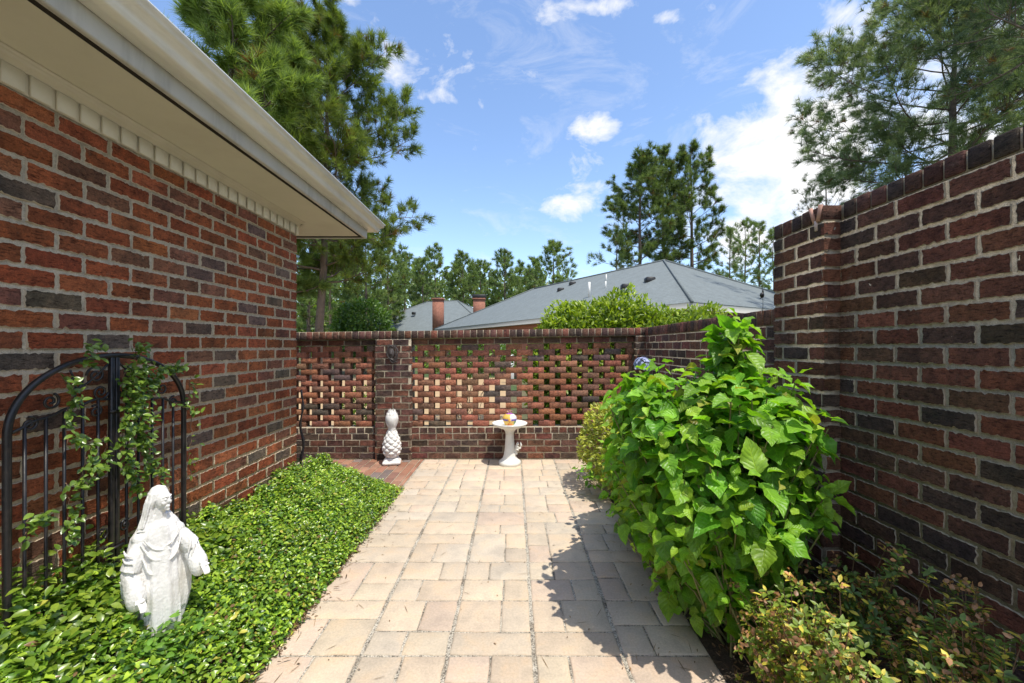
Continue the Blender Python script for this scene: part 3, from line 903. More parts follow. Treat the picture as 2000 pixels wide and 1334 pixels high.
# ================================================================= IRON GATE
gate=thing('iron_gate','black wrought iron arched gate panel leaning on the house wall','garden gate')
gx=-1.675
def gp_(yy,zz,dx=0): return (gx+dx,yy,zz)
g0,g1,gc=1.354,2.08,1.717; gs=1.085; gt=1.352
hw=(g1-g0)/2
mb=MB()
th=np.linspace(math.pi,0,40)
arch=[gp_(gc+hw*math.cos(a),gs+(gt-gs)*math.sin(a)**.9) for a in th]
pts=[gp_(g0,.02)]+[gp_(g0,z) for z in np.linspace(.2,gs-.03,6)]+arch+[gp_(g1,z) for z in np.linspace(gs-.03,.2,6)]+[gp_(g1,.02)]
mb.tube(pts,.0112,8)
mb.build('arched_frame',M['iron'],gate,smooth=True)
for dy in (-.011,.011):
    mb=MB(); mb.box((gx-.008,gc+dy-.0085,.02),(gx+.008,gc+dy+.0085,gt-.006),ch=.002); mb.build('centre_post',M['iron'],gate)
for z in (1.12,.55):
    mb=MB(); mb.tube([gp_(gc-.03,z,.012),gp_(gc+.03,z,.012)],.006,6); mb.build('latch',M['iron'],gate)
bars=[1.403,1.467,1.527,1.592,1.651,1.773,1.829,1.898,1.956,2.015]
def railz(yy):
    t=abs(yy-gc)/hw
    return 1.175-.10*max(0,t-.2)**1.3
for yb in bars:
    mb=MB(); mb.tube([gp_(yb,.05),gp_(yb,.5),gp_(yb,railz(yb))],.0054,6); mb.build('bar',M['iron'],gate,smooth=True)
for sg in (-1,1):
    mb=MB(); yy=np.linspace(gc+sg*.02,gc+sg*(hw-.012),14); mb.tube([gp_(q,railz(q)+.004*math.sin((q-gc)*60)) for q in yy],.0052,6)
    mb.build('rail',M['iron'],gate,smooth=True)
    mb=MB(); mb.tube([gp_(q,.30) for q in (gc+sg*.02,gc+sg*hw)],.006,6); mb.build('rail',M['iron'],gate,smooth=True)
def spiral(yc,zc,r0,turns,start,sg=1,n=34):
    out=[]
    for i in range(n):
        t=i/(n-1); a=start+sg*turns*2*math.pi*t; r=r0*(1-.82*t)
        out.append(gp_(yc+r*math.cos(a),zc+r*math.sin(a)))
    return out
for sg in (-1,1):
    for (dy,z,r,tn,st) in ((.075,1.275,.036,1.6,0.),(.155,1.252,.030,1.5,2.6),(.235,1.19,.030,1.5,2.),(.055,1.205,.032,1.6,3.3),(.075,1.13,.026,1.5,1.),(.30,1.12,.026,1.5,1.5),(.05,.62,.026,1.5,1.),(.05,.42,.026,1.5,4.)):
        mb=MB(); mb.tube(spiral(gc+sg*dy,z,r,tn,st if sg>0 else math.pi-st,sg),.0046,6); mb.build('scroll',M['iron'],gate,smooth=True)
    mb=MB()
    mb.tube([gp_(gc+sg*(.02+.15*t),gt-.03-.10*math.sin(t*1.5)) for t in np.linspace(0,1,10)],.004,5)
    mb.tube([gp_(gc+sg*(.17-.02*math.sin(t*3)),1.30-.14*t) for t in np.linspace(0,1,10)],.004,5)
    mb.build('scroll',M['iron'],gate,smooth=True)

# climbing vine on gate
vine=thing('climbing_vine','green vine with small leaves climbing through the iron gate','vine')
st=MB(); PP=[]
def ppx(cx,cy,X): return on_plane(cx*.3,660+cy*.3,X)
paths=[([(520,1000),(545,840),(640,860),(690,760),(690,640)],55,14),([(440,700),(430,560),(440,430),(480,380),(430,300),(400,255)],75,12),
 ([(880,1000),(830,880),(800,760),(790,560),(830,380),(800,250),(880,130),(890,40)],150,30),([(960,900),(930,720),(940,560),(900,400),(960,280),(1040,200),(1150,190)],150,34),
 ([(900,700),(860,500),(880,330),(900,180)],130,40),([(560,180),(560,110),(600,40)],36,22),([(500,950),(560,800),(600,700),(540,680),(480,640)],50,16),
 ([(1240,920),(1230,780),(1250,620),(1240,470),(1130,420)],30,14),([(1230,470),(1230,330),(1240,250)],16,12),
 ([(1040,950),(1030,850),(970,800)],26,14),([(150,1300),(200,1180),(310,1160)],40,30),([(440,1300),(430,1200),(450,1120),(430,940)],60,24)]
for pts,nl,spr in paths:
    X=-1.655
    Wp=np.array([ppx(a,b,X+rng.uniform(-.01,.02)) for a,b in pts])
    t=np.linspace(0,len(Wp)-1,len(Wp)*6); c=np.stack([np.interp(t,range(len(Wp)),Wp[:,k]) for k in range(3)],-1)+rng.normal(0,.003,(len(t),3))
    st.tube(c,.0018,4)
    nl=int(nl*(2.1 if np.mean([p_[0] for p_ in pts])>750 and nl>60 else 1.0)); i=rng.integers(0,len(c),nl)
    s=spr*.3/F*1.8*.55
    PP.append(c[i]+np.stack([np.abs(rng.normal(0,.02,nl)),rng.normal(0,s,nl),rng.normal(0,s,nl)],-1))
PP=np.vstack(PP); n=len(PP)
st.build('stem',M['twig'],vine)
D=unit(np.stack([rng.normal(.5,.3,n),rng.normal(0,.8,n),rng.normal(-.2,.5,n)],-1)); NN=unit(np.stack([rng.normal(.6,.3,n),rng.normal(-.2,.3,n),rng.normal(.8,.3,n)],-1))
C=np.array((.07,.14,.02))+(np.array((.22,.34,.05))-np.array((.07,.14,.02)))*rng.random((n,1))**1.3
mb=MB(); mb.scatter(T_ivy,PP,frames(D,NN),rng.uniform(.018,.036,n),C); mb.build('foliage',M['ivy'],vine,smooth=True)

# young shoots standing up out of the ground cover near the gate
mb=MB()
n=1500
x=rng.uniform(-1.72,-1.45,n); y=rng.uniform(1.25,2.2,n); zz=ivy_h(x,y)+np.abs(rng.normal(0,.06,n))*np.clip((-1.42-x)/.2,0,1)
k=((x+1.43)**2+(y-1.66)**2>.12**2); x,y,zz=x[k],y[k],zz[k]; n=len(x)
az=rng.uniform(0,6.28,n); D=unit(np.stack([np.cos(az),np.sin(az),rng.normal(.3,.4,n)],-1))
C=np.array((.10,.2,.02))+(np.array((.30,.40,.05))-np.array((.10,.2,.02)))*rng.random((n,1))**1.5
mb.scatter(T_ivy,np.stack([x,y,zz],-1),frames(D,unit(rng.normal(0,.4,(n,3))+np.array((.2,-.2,1)))),rng.uniform(.026,.045,n),C)
tag(mb.build('vine_shoots',M['ivy'],smooth=True),'yellow-green young shoots rising from the bed around the iron gate','ground cover',kind='stuff')

# twisted stem by the house corner
tw=thing('twisted_stem','thin dark twisted vine stem beyond the house corner','vine')
mb=MB()
pts=[]
for t in np.linspace(0,1,24):
    z=.02+.96*t; pts.append((-1.945-.05*min(1,t*3.)+.012*math.sin(t*17),3.86+.01*math.cos(t*13),z))
mb.tube(pts,np.linspace(.016,.008,24)*(1+.25*np.sin(np.linspace(0,40,24))),7); mb.build('stem',M['bronze'],tw,smooth=True)

# ================================================================= STATUE (one remeshed body)
def remeshed(mb,name,mat,voxel,smooth_it=4,disp=None):
    me=mb.build(name+'_tmp',mat,link=False); o=bpy.data.objects.new(name+'_tmp',me); COL.objects.link(o)
    m=o.modifiers.new('r','REMESH'); m.mode='VOXEL'; m.voxel_size=voxel; m.use_smooth_shade=True
    s=o.modifiers.new('s','SMOOTH'); s.iterations=smooth_it; s.factor=.5
    dg=bpy.context.evaluated_depsgraph_get(); dg.update()
    me2=bpy.data.meshes.new_from_object(o.evaluated_get(dg)); me2.name=name
    bpy.data.objects.remove(o); 
    if disp:
        n=len(me2.vertices); co=np.zeros(n*3); me2.vertices.foreach_get('co',co); co=co.reshape(-1,3)
        no=np.zeros(n*3); me2.vertices.foreach_get('normal',no); no=no.reshape(-1,3)
        co=co+no*disp(co)[:,None]; me2.vertices.foreach_set('co',co.ravel()); me2.update()
    me2.materials.clear(); me2.materials.append(mat)
    me2.polygons.foreach_set('use_smooth',np.ones(len(me2.polygons),bool))
    return me2
mb=MB()
def loft(mb,secs,n=48,folds=0,fa=0,ph=0,y0=0):
    a=np.linspace(0,2*math.pi,n,endpoint=False); rows=[]
    for (z,rx,ry,cx,cy) in secs:
        w=1+fa*np.sin(folds*a+ph+z*3)*(1+.4*np.sin(3*a+z*9))
        rows.append(np.stack([cx+rx*w*np.cos(a),cy+ry*w*np.sin(a),np.full(n,z)],-1))
    V=np.vstack(rows+[[[secs[0][3],secs[0][4],secs[0][0]]],[[secs[-1][3],secs[-1][4],secs[-1][0]]]])
    m=len(secs); i=np.arange(m-1)[:,None]*n; j=np.arange(n)[None,:]; j2=(j+1)%n
    F4=np.stack([i+j,i+j2,i+n+j2,i+n+j],-1).reshape(-1,4)
    k=m*n; F3=[(k,(q+1)%n,q) for q in range(n)]+[(k+1,(m-1)*n+q,(m-1)*n+(q+1)%n) for q in range(n)]
    mb.add(V,F3,F4)
# front is -y
loft(mb,[(0,.078,.07,0,0),(.12,.080,.068,0,0),(.25,.072,.062,0,-.004),(.33,.066,.055,0,-.004),(.40,.072,.052,0,0),(.45,.078,.048,0,.004),(.485,.066,.042,0,.006),(.51,.030,.030,0,.006)],64,9,.06)
loft(mb,[(.05,.10,.05,0,.035),(.16,.125,.055,0,.035),(.27,.13,.055,0,.035),(.36,.118,.052,0,.032),(.44,.098,.05,0,.024),(.49,.07,.042,0,.018),(.53,.04,.035,0,.012)],64,13,.05,1.)
loft(mb,[(.50,.024,.024,0,0),(.56,.023,.024,0,-.002)],20)
# head turned to the viewer's right
ha=.62
def H(p):
    x_,y_,z_=p; c,s=math.cos(ha),math.sin(ha)
    return (x_*c-y_*s, x_*s+y_*c, z_)
rotH=np.array(((math.cos(ha),-math.sin(ha),0),(math.sin(ha),math.cos(ha),0),(0,0,1)))
mb.sphere(H((0,-.010,.588)),(.030,.038,.044),24,16,rot=rotH)
mb.sphere(H((0,-.026,.562)),(.019,.019,.020),16,10,rot=rotH)   # jaw
mb.sphere(H((0,-.043,.547)),(.008,.006,.006),10,6,rot=rotH)
mb.tube([H((0,-.046,.598)),H((0,-.0515,.580)),H((0,-.046,.574))],[.003,.0052,.0035],8)  # nose
for q in (-1,1):
    mb.sphere(H((q*.0125,-.0435,.592)),(.0065,.0035,.0030),10,6,rot=rotH)
    mb.tube([H((q*.021,-.037,.600)),H((q*.012,-.0455,.6035)),H((q*.004,-.0475,.600))],[.002,.0042,.003],6)
    mb.sphere(H((q*.016,-.036,.576)),(.009,.008,.010),10,6,rot=rotH)
mb.tube([H((-.010,-.043,.5625)),H((0,-.049,.5635)),H((.010,-.043,.5625))],[.0015,.0036,.0015],6)
mb.tube([H((-.008,-.043,.5575)),H((0,-.048,.5570)),H((.008,-.043,.5575))],[.0015,.0034,.0015],6)
for q in range(9):   # veil pleats on the visible side
    t_=q/8
    mb.tube([H((-.036-.002*math.sin(q),.0+.026*t_,.622-.012*t_)),H((-.044,.006+.026*t_,.58)),H((-.050-.003*math.sin(q*2),.014+.026*t_,.53)),H((-.064,.020+.026*t_,.487))],[.001,.0024,.003,.002],6)
# veil
n=40;a=np.linspace(0,2*math.pi,n,endpoint=False)
secs=[(.475,.070,.035,.036),(.50,.058,.034,.032),(.53,.046,.034,.026),(.56,.041,.036,.018),(.59,.041,.040,.011),(.617,.037,.038,.006),(.636,.024,.028,.004),(.645,.008,.01,.004)]
rows=[]
for (z,rx,ry,cy) in secs:
    X_=rx*np.cos(a)*(1+.03*np.sin(9*a)); Y_=cy+ry*np.sin(a)
    if z<.58: X_=np.minimum(X_,.031)
    rows.append(np.array([H((x_,max(y_,(-.020 if z>.60 else -.012 if z>.575 else .004)),z)) for x_,y_ in zip(X_,Y_)]))
V=np.vstack(rows+[[H((0,.02,.475))],[H((0,.004,.641))]]); m=len(secs)
i=np.arange(m-1)[:,None]*n; j=np.arange(n)[None,:]; j2=(j+1)%n
F4=np.stack([i+j,i+j2,i+n+j2,i+n+j],-1).reshape(-1,4); k=m*n
mb.add(V,[(k,(q+1)%n,q) for q in range(n)]+[(k+1,(m-1)*n+q,(m-1)*n+(q+1)%n) for q in range(n)],F4)
# arms with wide sleeves
def arm(mb,sh,el,wr,hd,s=1):
    mb.tube([sh,[(a_+b_)/2 for a_,b_ in zip(sh,el)],el],[.026,.036,.038],14)
    mb.sphere((sh[0]*1.12,sh[1]+.004,sh[2]-.004),(.034,.034,.032),16,10)
    for k in range(5):   # sleeve drape rings
        t=k/4
        p=[e+(w-e)*t for e,w in zip(el,wr)]
        mb.sphere((p[0],p[1]+.004,p[2]-.012-.016*t),(.034+.004*t,.030,.040+.012*t),16,10)
    mb.tube([wr,hd],[.014,.011],10)
    d=np.array(hd)-np.array(wr); d/=np.linalg.norm(d); sd=np.cross(d,(0,0,1.)); sd/=np.linalg.norm(sd)
    mb.sphere(tuple(np.array(hd)+d*.008),(.015,.015,.008),12,8)
    for q in range(4):
        b=np.array(hd)+sd*(q-1.5)*.0075+d*.014
        mb.tube([b,b+d*(.020-.002*abs(q-1.5))+np.array((0,0,-.004)),b+d*(.032-.003*abs(q-1.4))+np.array((0,0,-.012))],[.0045,.0042,.0034],6)
    b=np.array(hd)+sd*.014*s; mb.tube([b,b+sd*.008*s+d*.014],[.0045,.004],6)
arm(mb,(-.058,.004,.447),(-.105,-.01,.33),(-.092,-.055,.262),(-.084,-.08,.235),1)
arm(mb,(.058,.004,.447),(.120,-.005,.36),(.142,-.045,.310),(.150,-.075,.290),-1)
# drape folds: uneven, mostly sunk into the body
def fold(pts,r):
    P_=np.array(pts,float); t_=np.linspace(0,len(P_)-1,10)
    q=np.stack([np.interp(t_,range(len(P_)),P_[:,k]) for k in range(3)],-1)
    q[1:-1]=(q[:-2]+2*q[1:-1]+q[2:])/4
    mb.tube(q,r*np.sin(np.linspace(.35,2.8,10)),8)
for (x0_,z0_,x1_,z1_,x2_,z2_,r_) in ((-.07,.455,-.03,.40,.035,.385,.005),(-.075,.43,-.035,.36,.03,.345,.006),(.07,.455,.04,.415,.0,.40,.004),(.075,.42,.05,.36,.01,.33,.005),(-.07,.39,-.05,.31,.0,.29,.006)):
    fold([(x0_,-.034,z0_),(x1_,-.050,z1_),(x2_,-.052,z2_)],r_)
for q in range(5):
    z=.42-q*.033+rng.normal(0,.004)
    fold([(-.125-.004*q,.0,z),(-.124,-.030,z-.012),(-.100,-.045-.004*q,z-.018)],.0055)
for q in range(4):
    x_=.100+q*.014
    fold([(x_,-.026,.43-q*.016),(x_+.010,-.042,.385-q*.02),(x_-.002,-.048,.34-q*.014)],.005)
for q in range(8):
    x_=-.056+q*.016+rng.normal(0,.003)
    fold([(x_*.9,-.050+abs(x_)*.35,.31),(x_+.006*math.sin(q*2),-.060+abs(x_)*.4,.18),(x_*1.2,-.066+abs(x_)*.4,.02)],.0065)
def sdisp(co):
    return np.array([.0008*mnoise.noise(Vector(c*120)) + .0012*mnoise.noise(Vector((c[0]*60,c[1]*60,c[2]*14))) for c in co])
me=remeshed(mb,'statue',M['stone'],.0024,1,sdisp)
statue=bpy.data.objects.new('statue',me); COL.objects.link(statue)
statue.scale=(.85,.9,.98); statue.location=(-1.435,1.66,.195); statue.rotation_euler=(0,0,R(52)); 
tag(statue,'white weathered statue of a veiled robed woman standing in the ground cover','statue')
# a few leaves in front of the statue
n=170
x=-1.43+.085+rng.normal(0,.055,n)+.02; y=1.66-.09+rng.normal(0,.05,n); zz=ivy_h(x,y)+np.abs(rng.normal(0,.03,n))+.005
az=rng.uniform(0,6.28,n); D=unit(np.stack([np.cos(az),np.sin(az),rng.normal(.2,.4,n)],-1))
mb=MB(); mb.scatter(T_ivy,np.stack([x,y,zz],-1),frames(D,unit(rng.normal(0,.4,(n,3))+np.array((.2,-.2,1)))),rng.uniform(.026,.04,n),np.array((.12,.25,.03))*rng.uniform(.6,1.5,(n,1)))
tag(mb.build('vine_shoots',M['ivy'],smooth=True),'leafy shoots growing over the foot of the robed statue','ground cover',kind='stuff')

# ================================================================= PINEAPPLE FINIAL
pine=thing('pineapple_finial','white stone pineapple finial standing in front of the brick pier','garden ornament',loc=(-1.443,4.86,0),rz=R(12))
mb=MB(); 
mb.box((-.105,-.09,.0),(.105,.09,.045),ch=.014); mb.box((-.088,-.075,.043),(.088,.075,.075),ch=.016)
me=remeshed(mb,'base',M['stone'],.008,3); o=bpy.data.objects.new('base',me); COL.objects.link(o); o.parent=pine
mb=MB()
zz=np.linspace(0,1,90); prof=[]
for t in zz:
    z=.07+.335*t
    r=np.interp(t,[0,.06,.2,.4,.65,.88,1.0],[.045,.072,.098,.104,.090,.062,.050]); prof.append((r,z))
def fn(a,z,r):
    k=(z-.07)/.335
    u=a*6/math.pi/2*2; v=k*10
    A=np.abs(np.sin(math.pi*(u*.5*1.0*1.0+v*.5)))*np.abs(np.sin(math.pi*(u*.5-v*.5)))
    return (A**.6)*.017*(r/.1)-.006
mb.lathe(prof,144,fn=lambda a,z,r: fn(a*1.0,z,r))
mb.build('fruit',M['stone'],pine,smooth=True)
mb=MB(); mb.lathe([(.0,.395),(.048,.40),(.045,.415),(.046,.43),(.055,.45),(.070,.49),(.076,.53),(.070,.57),(.05,.605),(.0,.625)],32)
tp=leaf_tpl(6,([0,.3,.7,1],[1,1.1,.7,0]),fold=-.3,droop=.45,wr=.5,na=5)
pos=[];DD=[];NN=[]
for ring,(z,r,cnt) in enumerate(((.42,.042,9),(.455,.055,10),(.50,.066,10),(.54,.064,9),(.575,.045,7))):
    for q in range(cnt):
        a=q*2*math.pi/cnt+ring*.3; pos.append((r*math.cos(a),r*math.sin(a),z)); DD.append((math.cos(a)*.35,math.sin(a)*.35,1)); NN.append((-math.cos(a)*-1,math.sin(a),.2))
DD=unit(np.array(DD));NN=unit(np.array(NN))
mb.scatter(tp,np.array(pos),frames(DD,NN),np.full(len(pos),.075),np.ones((len(pos),3)))
mb.build('leaf_crown',M['stone'],pine,smooth=True)

# ================================================================= BIRDBATH
bath=thing('birdbath','white stone birdbath near the middle of the openwork wall','birdbath',loc=(-.045,4.84,0))
mb=MB(); mb.lathe([(0,0),(.128,.0),(.132,.02),(.128,.04),(.105,.055),(.085,.075),(.072,.11),(.064,.16),(.056,.24),(.050,.32),(.048,.37),(.056,.385),(.058,.40),(.0,.40)],40)
mb.build('pedestal',M['stone2'],bath,smooth=True)
mb=MB(); mb.lathe([(.0,.395),(.06,.397),(.075,.415),(.14,.44),(.19,.462),(.207,.478),(.208,.490),(.200,.494),(.188,.486),(.15,.466),(.08,.450),(0,.447)],56)
mb.build('basin',M['stone2'],bath,smooth=True)
mb=MB()
mb.sphere((.085,-.03,.21),(.022,.02,.032),14,10); mb.sphere((.092,-.045,.248),(.017,.018,.016),14,10); mb.sphere((.088,-.035,.265),(.005,.004,.009),8,6); mb.sphere((.100,-.035,.265),(.005,.004,.009),8,6)
mb.tube([(.09,-.01,.185),(.125,.0,.19),(.135,.0,.225),(.125,-.002,.262)],[.009,.012,.014,.008],8)
mb.tube([(.078,-.045,.225),(.10,-.062,.215)],[.007,.005],6); mb.tube([(.075,-.04,.19),(.10,-.055,.18),(.098,-.05,.165)],[.012,.009,.006],8); mb.tube([(.07,-.02,.19),(.072,-.02,.12)],[.015,.02],8)
me=remeshed(mb,'squirrel_figure',M['stone2'],.003,2); o=bpy.data.objects.new('squirrel_figure',me); COL.objects.link(o); o.parent=bath

# painted ceramic bird in the basin
cb=thing('ceramic_bird','round yellow, white and violet painted ceramic bird sitting in the birdbath','garden ornament',loc=(-.045,4.82,.452))
mb=MB()
n=40;m_=26;V=[];C=[]
for i in range(m_+1):
    t=math.pi*i/m_
    for j in range(n):
        p=2*math.pi*j/n
        x_,y_,z_=math.sin(t)*math.cos(p),math.sin(t)*math.sin(p),-math.cos(t)
        z2=z_*.080+.078; rr=.083*(1+.06*math.cos(3*t))
        V.append((x_*rr,y_*rr*.9,z2))
        yel=np.array((.75,.50,.10)); wh=np.array((.75,.70,.72)); vi=np.array((.10,.05,.42)); orr=np.array((.65,.22,.05))
        c=wh if (x_>.12 and z_>-.1) else yel
        if abs(z_-.06)<.13 and abs(x_)>.28 and y_<.3: c=vi
        if z_<-.45 and abs(x_)<.4: c=orr
        if z_>.85: c=np.array((.3,.08,.4))
        if x_>.6 and z_<-.1: c=np.array((.12,.25,.10))
        C.append((*c,0))
mb.grid(np.array(V),n,m_+1,np.array(C),0,True)
mb.build('body',M['ceramic'],cb,smooth=True)
mb=MB(); mb.tube([(0,-.070,.085),(0,-.090,.070),(0,-.092,.055)],[.012,.009,.003],10,(.7,.3,.05,0)); mb.build('beak',M['ceramic'],cb,smooth=True)
mb=MB()
for q in range(7):
    a=-.9+q*.3; mb.tube([(math.sin(a)*.02,0,.155),(math.sin(a)*.035,.003*q,.175),(math.sin(a)*.048,0,.178+.010*math.cos(a*2))],[.007,.005,.004],7,((.62,.35,.22,0),(.6,.5,.3,0),(.4,.1,.3,0))[q%3])
mb.build('crest',M['ceramic'],cb,smooth=True)

# ================================================================= WALL PLAQUE (twisted dark metal mask) on the pier
pl=thing('wall_ornament','dark twisted metal ornament hanging high on the brick pier','wall ornament',loc=(-1.475,PF-.006,1.30)); pl.scale=(1.3,1.2,1.2)
mb=MB()
for q in range(11):
    a0=random.uniform(0,6.28); pts=[]
    for t in np.linspace(0,1,12):
        a=a0+t*random.uniform(2.6,2.7); rr=.85+.2*math.sin(t*5+q)
        pts.append((.050*rr*math.cos(a),-.012-.008*math.sin(t*3.1)-.001*q,.088*rr*math.sin(a)))
    mb.tube(pts,np.linspace(.0065,.003,12),6)
mb.build('ring',M['bronze'],pl,smooth=True)
mb=MB()
mb.sphere((-.012,-.016,.005),(.032,.016,.055),16,10)
mb.tube([(-.012,-.03,.03),(-.010,-.038,.0),(-.006,-.032,-.012)],[.006,.009,.005],8)
mb.tube([(-.03,-.014,.04),(-.045,-.02,.075),(-.028,-.02,.10)],[.010,.007,.003],7); mb.tube([(.008,-.014,.045),(.030,-.02,.075),(.022,-.02,.098)],[.010,.007,.003],7)
mb.tube([(-.01,-.02,-.045),(.01,-.025,-.075),(.04,-.02,-.085),(.055,-.018,-.06)],[.010,.008,.006,.003],7)
me=remeshed(mb,'mask',M['bronze'],.003,2); o=bpy.data.objects.new('mask',me); COL.objects.link(o); o.parent=pl

# wire ornament on the low wall
wo=thing('wire_ornament','thin wire with a small dark bird on the coping of the low right wall','garden ornament',loc=(1.60,2.63,0))
mb=MB(); mb.tube([(0,0,1.60),(.002,0,1.68),(-.004,0,1.76),(0,0,1.80)],.0015,5); mb.tube([(-.008,0,1.63),(-.010,0,1.55),(-.010,0,1.50)],.001,4); mb.build('wire',M['iron'],wo)
mb=MB(); mb.sphere((-.004,0,1.72),(.014,.012,.017),12,8); mb.tube([(-.006,0,1.705),(-.020,0,1.695)],[.005,.001],6); mb.tube([(0,0,1.73),(.004,0,1.755)],[.006,.003],6); mb.build('bird',M['iron'],wo,smooth=True)
mb=MB(); mb.tube([(-.012,0,1.50),(-.010,0,1.45),(-.012,0,1.405)],[.006,.009,.005],7,(.35,.32,.12,0)); mb.build('pendant',M['ceramic'],wo,smooth=True)

# ================================================================= BUSHES BEHIND THE WALL
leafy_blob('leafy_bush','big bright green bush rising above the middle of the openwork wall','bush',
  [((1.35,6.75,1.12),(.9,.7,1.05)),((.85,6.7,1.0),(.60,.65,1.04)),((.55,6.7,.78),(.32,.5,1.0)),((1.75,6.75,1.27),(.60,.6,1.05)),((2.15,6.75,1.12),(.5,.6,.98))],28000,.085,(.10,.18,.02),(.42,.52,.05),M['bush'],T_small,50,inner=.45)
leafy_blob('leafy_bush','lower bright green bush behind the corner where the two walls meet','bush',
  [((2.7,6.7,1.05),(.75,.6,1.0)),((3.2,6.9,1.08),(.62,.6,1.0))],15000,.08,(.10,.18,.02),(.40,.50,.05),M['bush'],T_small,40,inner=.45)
leafy_blob('leafy_bush','small shrub glimpsed through the left panel of the openwork wall','bush',
  [((-2.15,6.3,.42),(.5,.35,.35))],1500,.07,(.08,.16,.02),(.26,.38,.04),M['bush'],T_small,14)
leafy_blob('leafy_bush','leafy shrub glimpsed through the upper holes right of the brick pier','bush',
  [((-.9,7.9,1.22),(1.1,.4,.38))],2600,.08,(.06,.13,.02),(.2,.33,.04),M['bush'],T_small,14)
po=thing('white_post','short white post standing on the driveway beyond the openwork wall','post',loc=(-.06,16.0,-.05))
mb=MB(); mb.box((-.08,-.08,0),(.08,.08,1.05),ch=.01); mb.build('shaft',M['white'],po)
mb=MB(); mb.box((-.11,-.11,1.052),(.11,.11,1.10),ch=.01); mb.lathe([(.1,1.10),(.05,1.14),(0,1.15)],4); mb.build('cap',M['white'],po)

# ================================================================= NEIGHBOUR HOUSES
def shingle_mat(name,c):
    m,t,b=nt(name)
    n1=noise(t,3,6,.7); n2=noise(t,18,5,.8)
    tc=t.nodes.new('ShaderNodeTexCoord'); sp=t.nodes.new('ShaderNodeSeparateXYZ'); t.links.new(tc.outputs['Object'],sp.inputs[0])
    w=math_(t,'FRACT',math_(t,'MULTIPLY',sp.outputs[2],14.))
    cc=mul(t,c,ramp(t,n1,[(.3,(.85,.85,.85)),(.7,(1.12,1.12,1.12))]))
    cc=mul(t,cc,ramp(t,n2,[(.3,(.72,.72,.72)),(.7,(1.25,1.25,1.25))]))
    cc=mul(t,cc,ramp(t,w,[(0,(.72,.72,.72)),(.2,(1,1,1)),(1,(1.04,1.04,1.04))]))
    t.links.new(cc,b.inputs['Base Color']); b.inputs['Roughness'].default_value=.9
    return m
M['shA']=shingle_mat('asphalt_shingle',(.16,.185,.19))
def hip_house(o,C,u,v,L,W,ez,rz,inset,wallz0=-.06,ov=.45):
    """corner C nearest, u long dir, v short dir"""
    C=np.array(C,float);u=np.array(u,float);v=np.array(v,float)
    def P(a,b,z): return (*(C[:2]+u*a+v*b),z)
    mb=MB()
    c=[P(0,0,ez),P(L,0,ez),P(L,W,ez),P(0,W,ez)]; r0=P(inset,W/2,rz); r1=P(L-inset,W/2,rz)
    mb.add(c+[r0,r1],[(0,3,4),(2,1,5)],[(1,0,4,5),(3,2,5,4)])
    mb.build('roof',M['shA'],o)
    for a_,b_ in ((c[0],r0),(c[3],r0),(c[1],r1),(c[2],r1),(r0,r1)):
        mb=MB(); mb.tube([np.array(a_)+(0,0,.01),np.array(b_)+(0,0,.02)],.045,6); mb.build('ridge_cap',M['shA'],o)
    mb=MB()  # fascia + soffit
    for z0,z1,i0 in ((ez-.20,ez-.004,.012),):
        a=[P(i0,i0,0),P(L-i0,i0,0),P(L-i0,W-i0,0),P(i0,W-i0,0)]
        V=[(p[0],p[1],z0) for p in a]+[(p[0],p[1],z1) for p in a]
        b=[P(ov,ov,0),P(L-ov,ov,0),P(L-ov,W-ov,0),P(ov,W-ov,0)]
        V+=[(p[0],p[1],z0+.004) for p in b]
        Fq=[(i,(i+1)%4,4+(i+1)%4,4+i) for i in range(4)]+[(i,(i+1)%4,8+(i+1)%4,8+i) for i in range(4)]
        mb.add(V,None,Fq)
    mb.build('fascia',M['plaster'],o)
    mb=MB(); b=[P(ov,ov,0),P(L-ov,ov,0),P(L-ov,W-ov,0),P(ov,W-ov,0)]
    V=[(p[0],p[1],wallz0) for p in b]+[(p[0],p[1],ez-.20) for p in b]
    mb.add(V,None,[(i,(i+1)%4,4+(i+1)%4,4+i) for i in range(4)])
    mb.build('wall',M['sbrick'],o)
    return P
hA=thing('neighbour_house','long brick house with grey hipped shingle roof behind the garden wall','house')
uA=unit(np.array((-.51,.86)));vA=unit(np.array((.86,.51)))
eA=EYE+1.2; rA=EYE+3.75
PA=hip_house(hA,(4.8,11.0),uA,vA,20.2,10.0,eA,rA,5.0)
def roofpt(px,py,C,u,v,ez,slope):
    # intersection of view ray with the long front roof plane
    dx=(px-CX)/F; dz=-(py-CY)/F
    # plane: z = ez + slope*b, b=((x-Cx)*v)
    # z=EYE+dz*t ; b=(dx*t-Cx)*vx+(t-Cy)*vy
    a=dz-slope*(dx*v[0]+v[1]); c0=ez-slope*(C[0]*v[0]+C[1]*v[1])-EYE
    t=c0/a; return (dx*t,t,EYE+dz*t)
sl=(rA-eA)/5.0
def on_front(px,py): return roofpt(px,py,(4.8,11.0),vA*0+vA,vA,eA,sl)
for (px,py,hh,r,mt) in ((1151,580,.62,.05,'white'),):
    q=on_front(px,py); mb=MB(); mb.tube([q,(q[0],q[1],q[2]+hh)],r,8); mb.build('vent_pipe',M[mt],hA)
for (px,py) in ((1183,562),(1184,548)):
    q=on_front(px,py); mb=MB(); mb.tube([(q[0],q[1],q[2]-.1),(q[0],q[1],q[2]+.28)],.03,7); mb.build('vent_pipe',M['white'],hA)
for (px,py) in ((1118,555),(1095,567),(1222,561),(1269,548)):
    q=on_front(px,py); mb=MB(); mb.box((q[0]-.17,q[1]-.17,q[2]-.1),(q[0]+.17,q[1]+.17,q[2]+.12),ch=.03); mb.build('roof_vent',M['capdark'],hA)
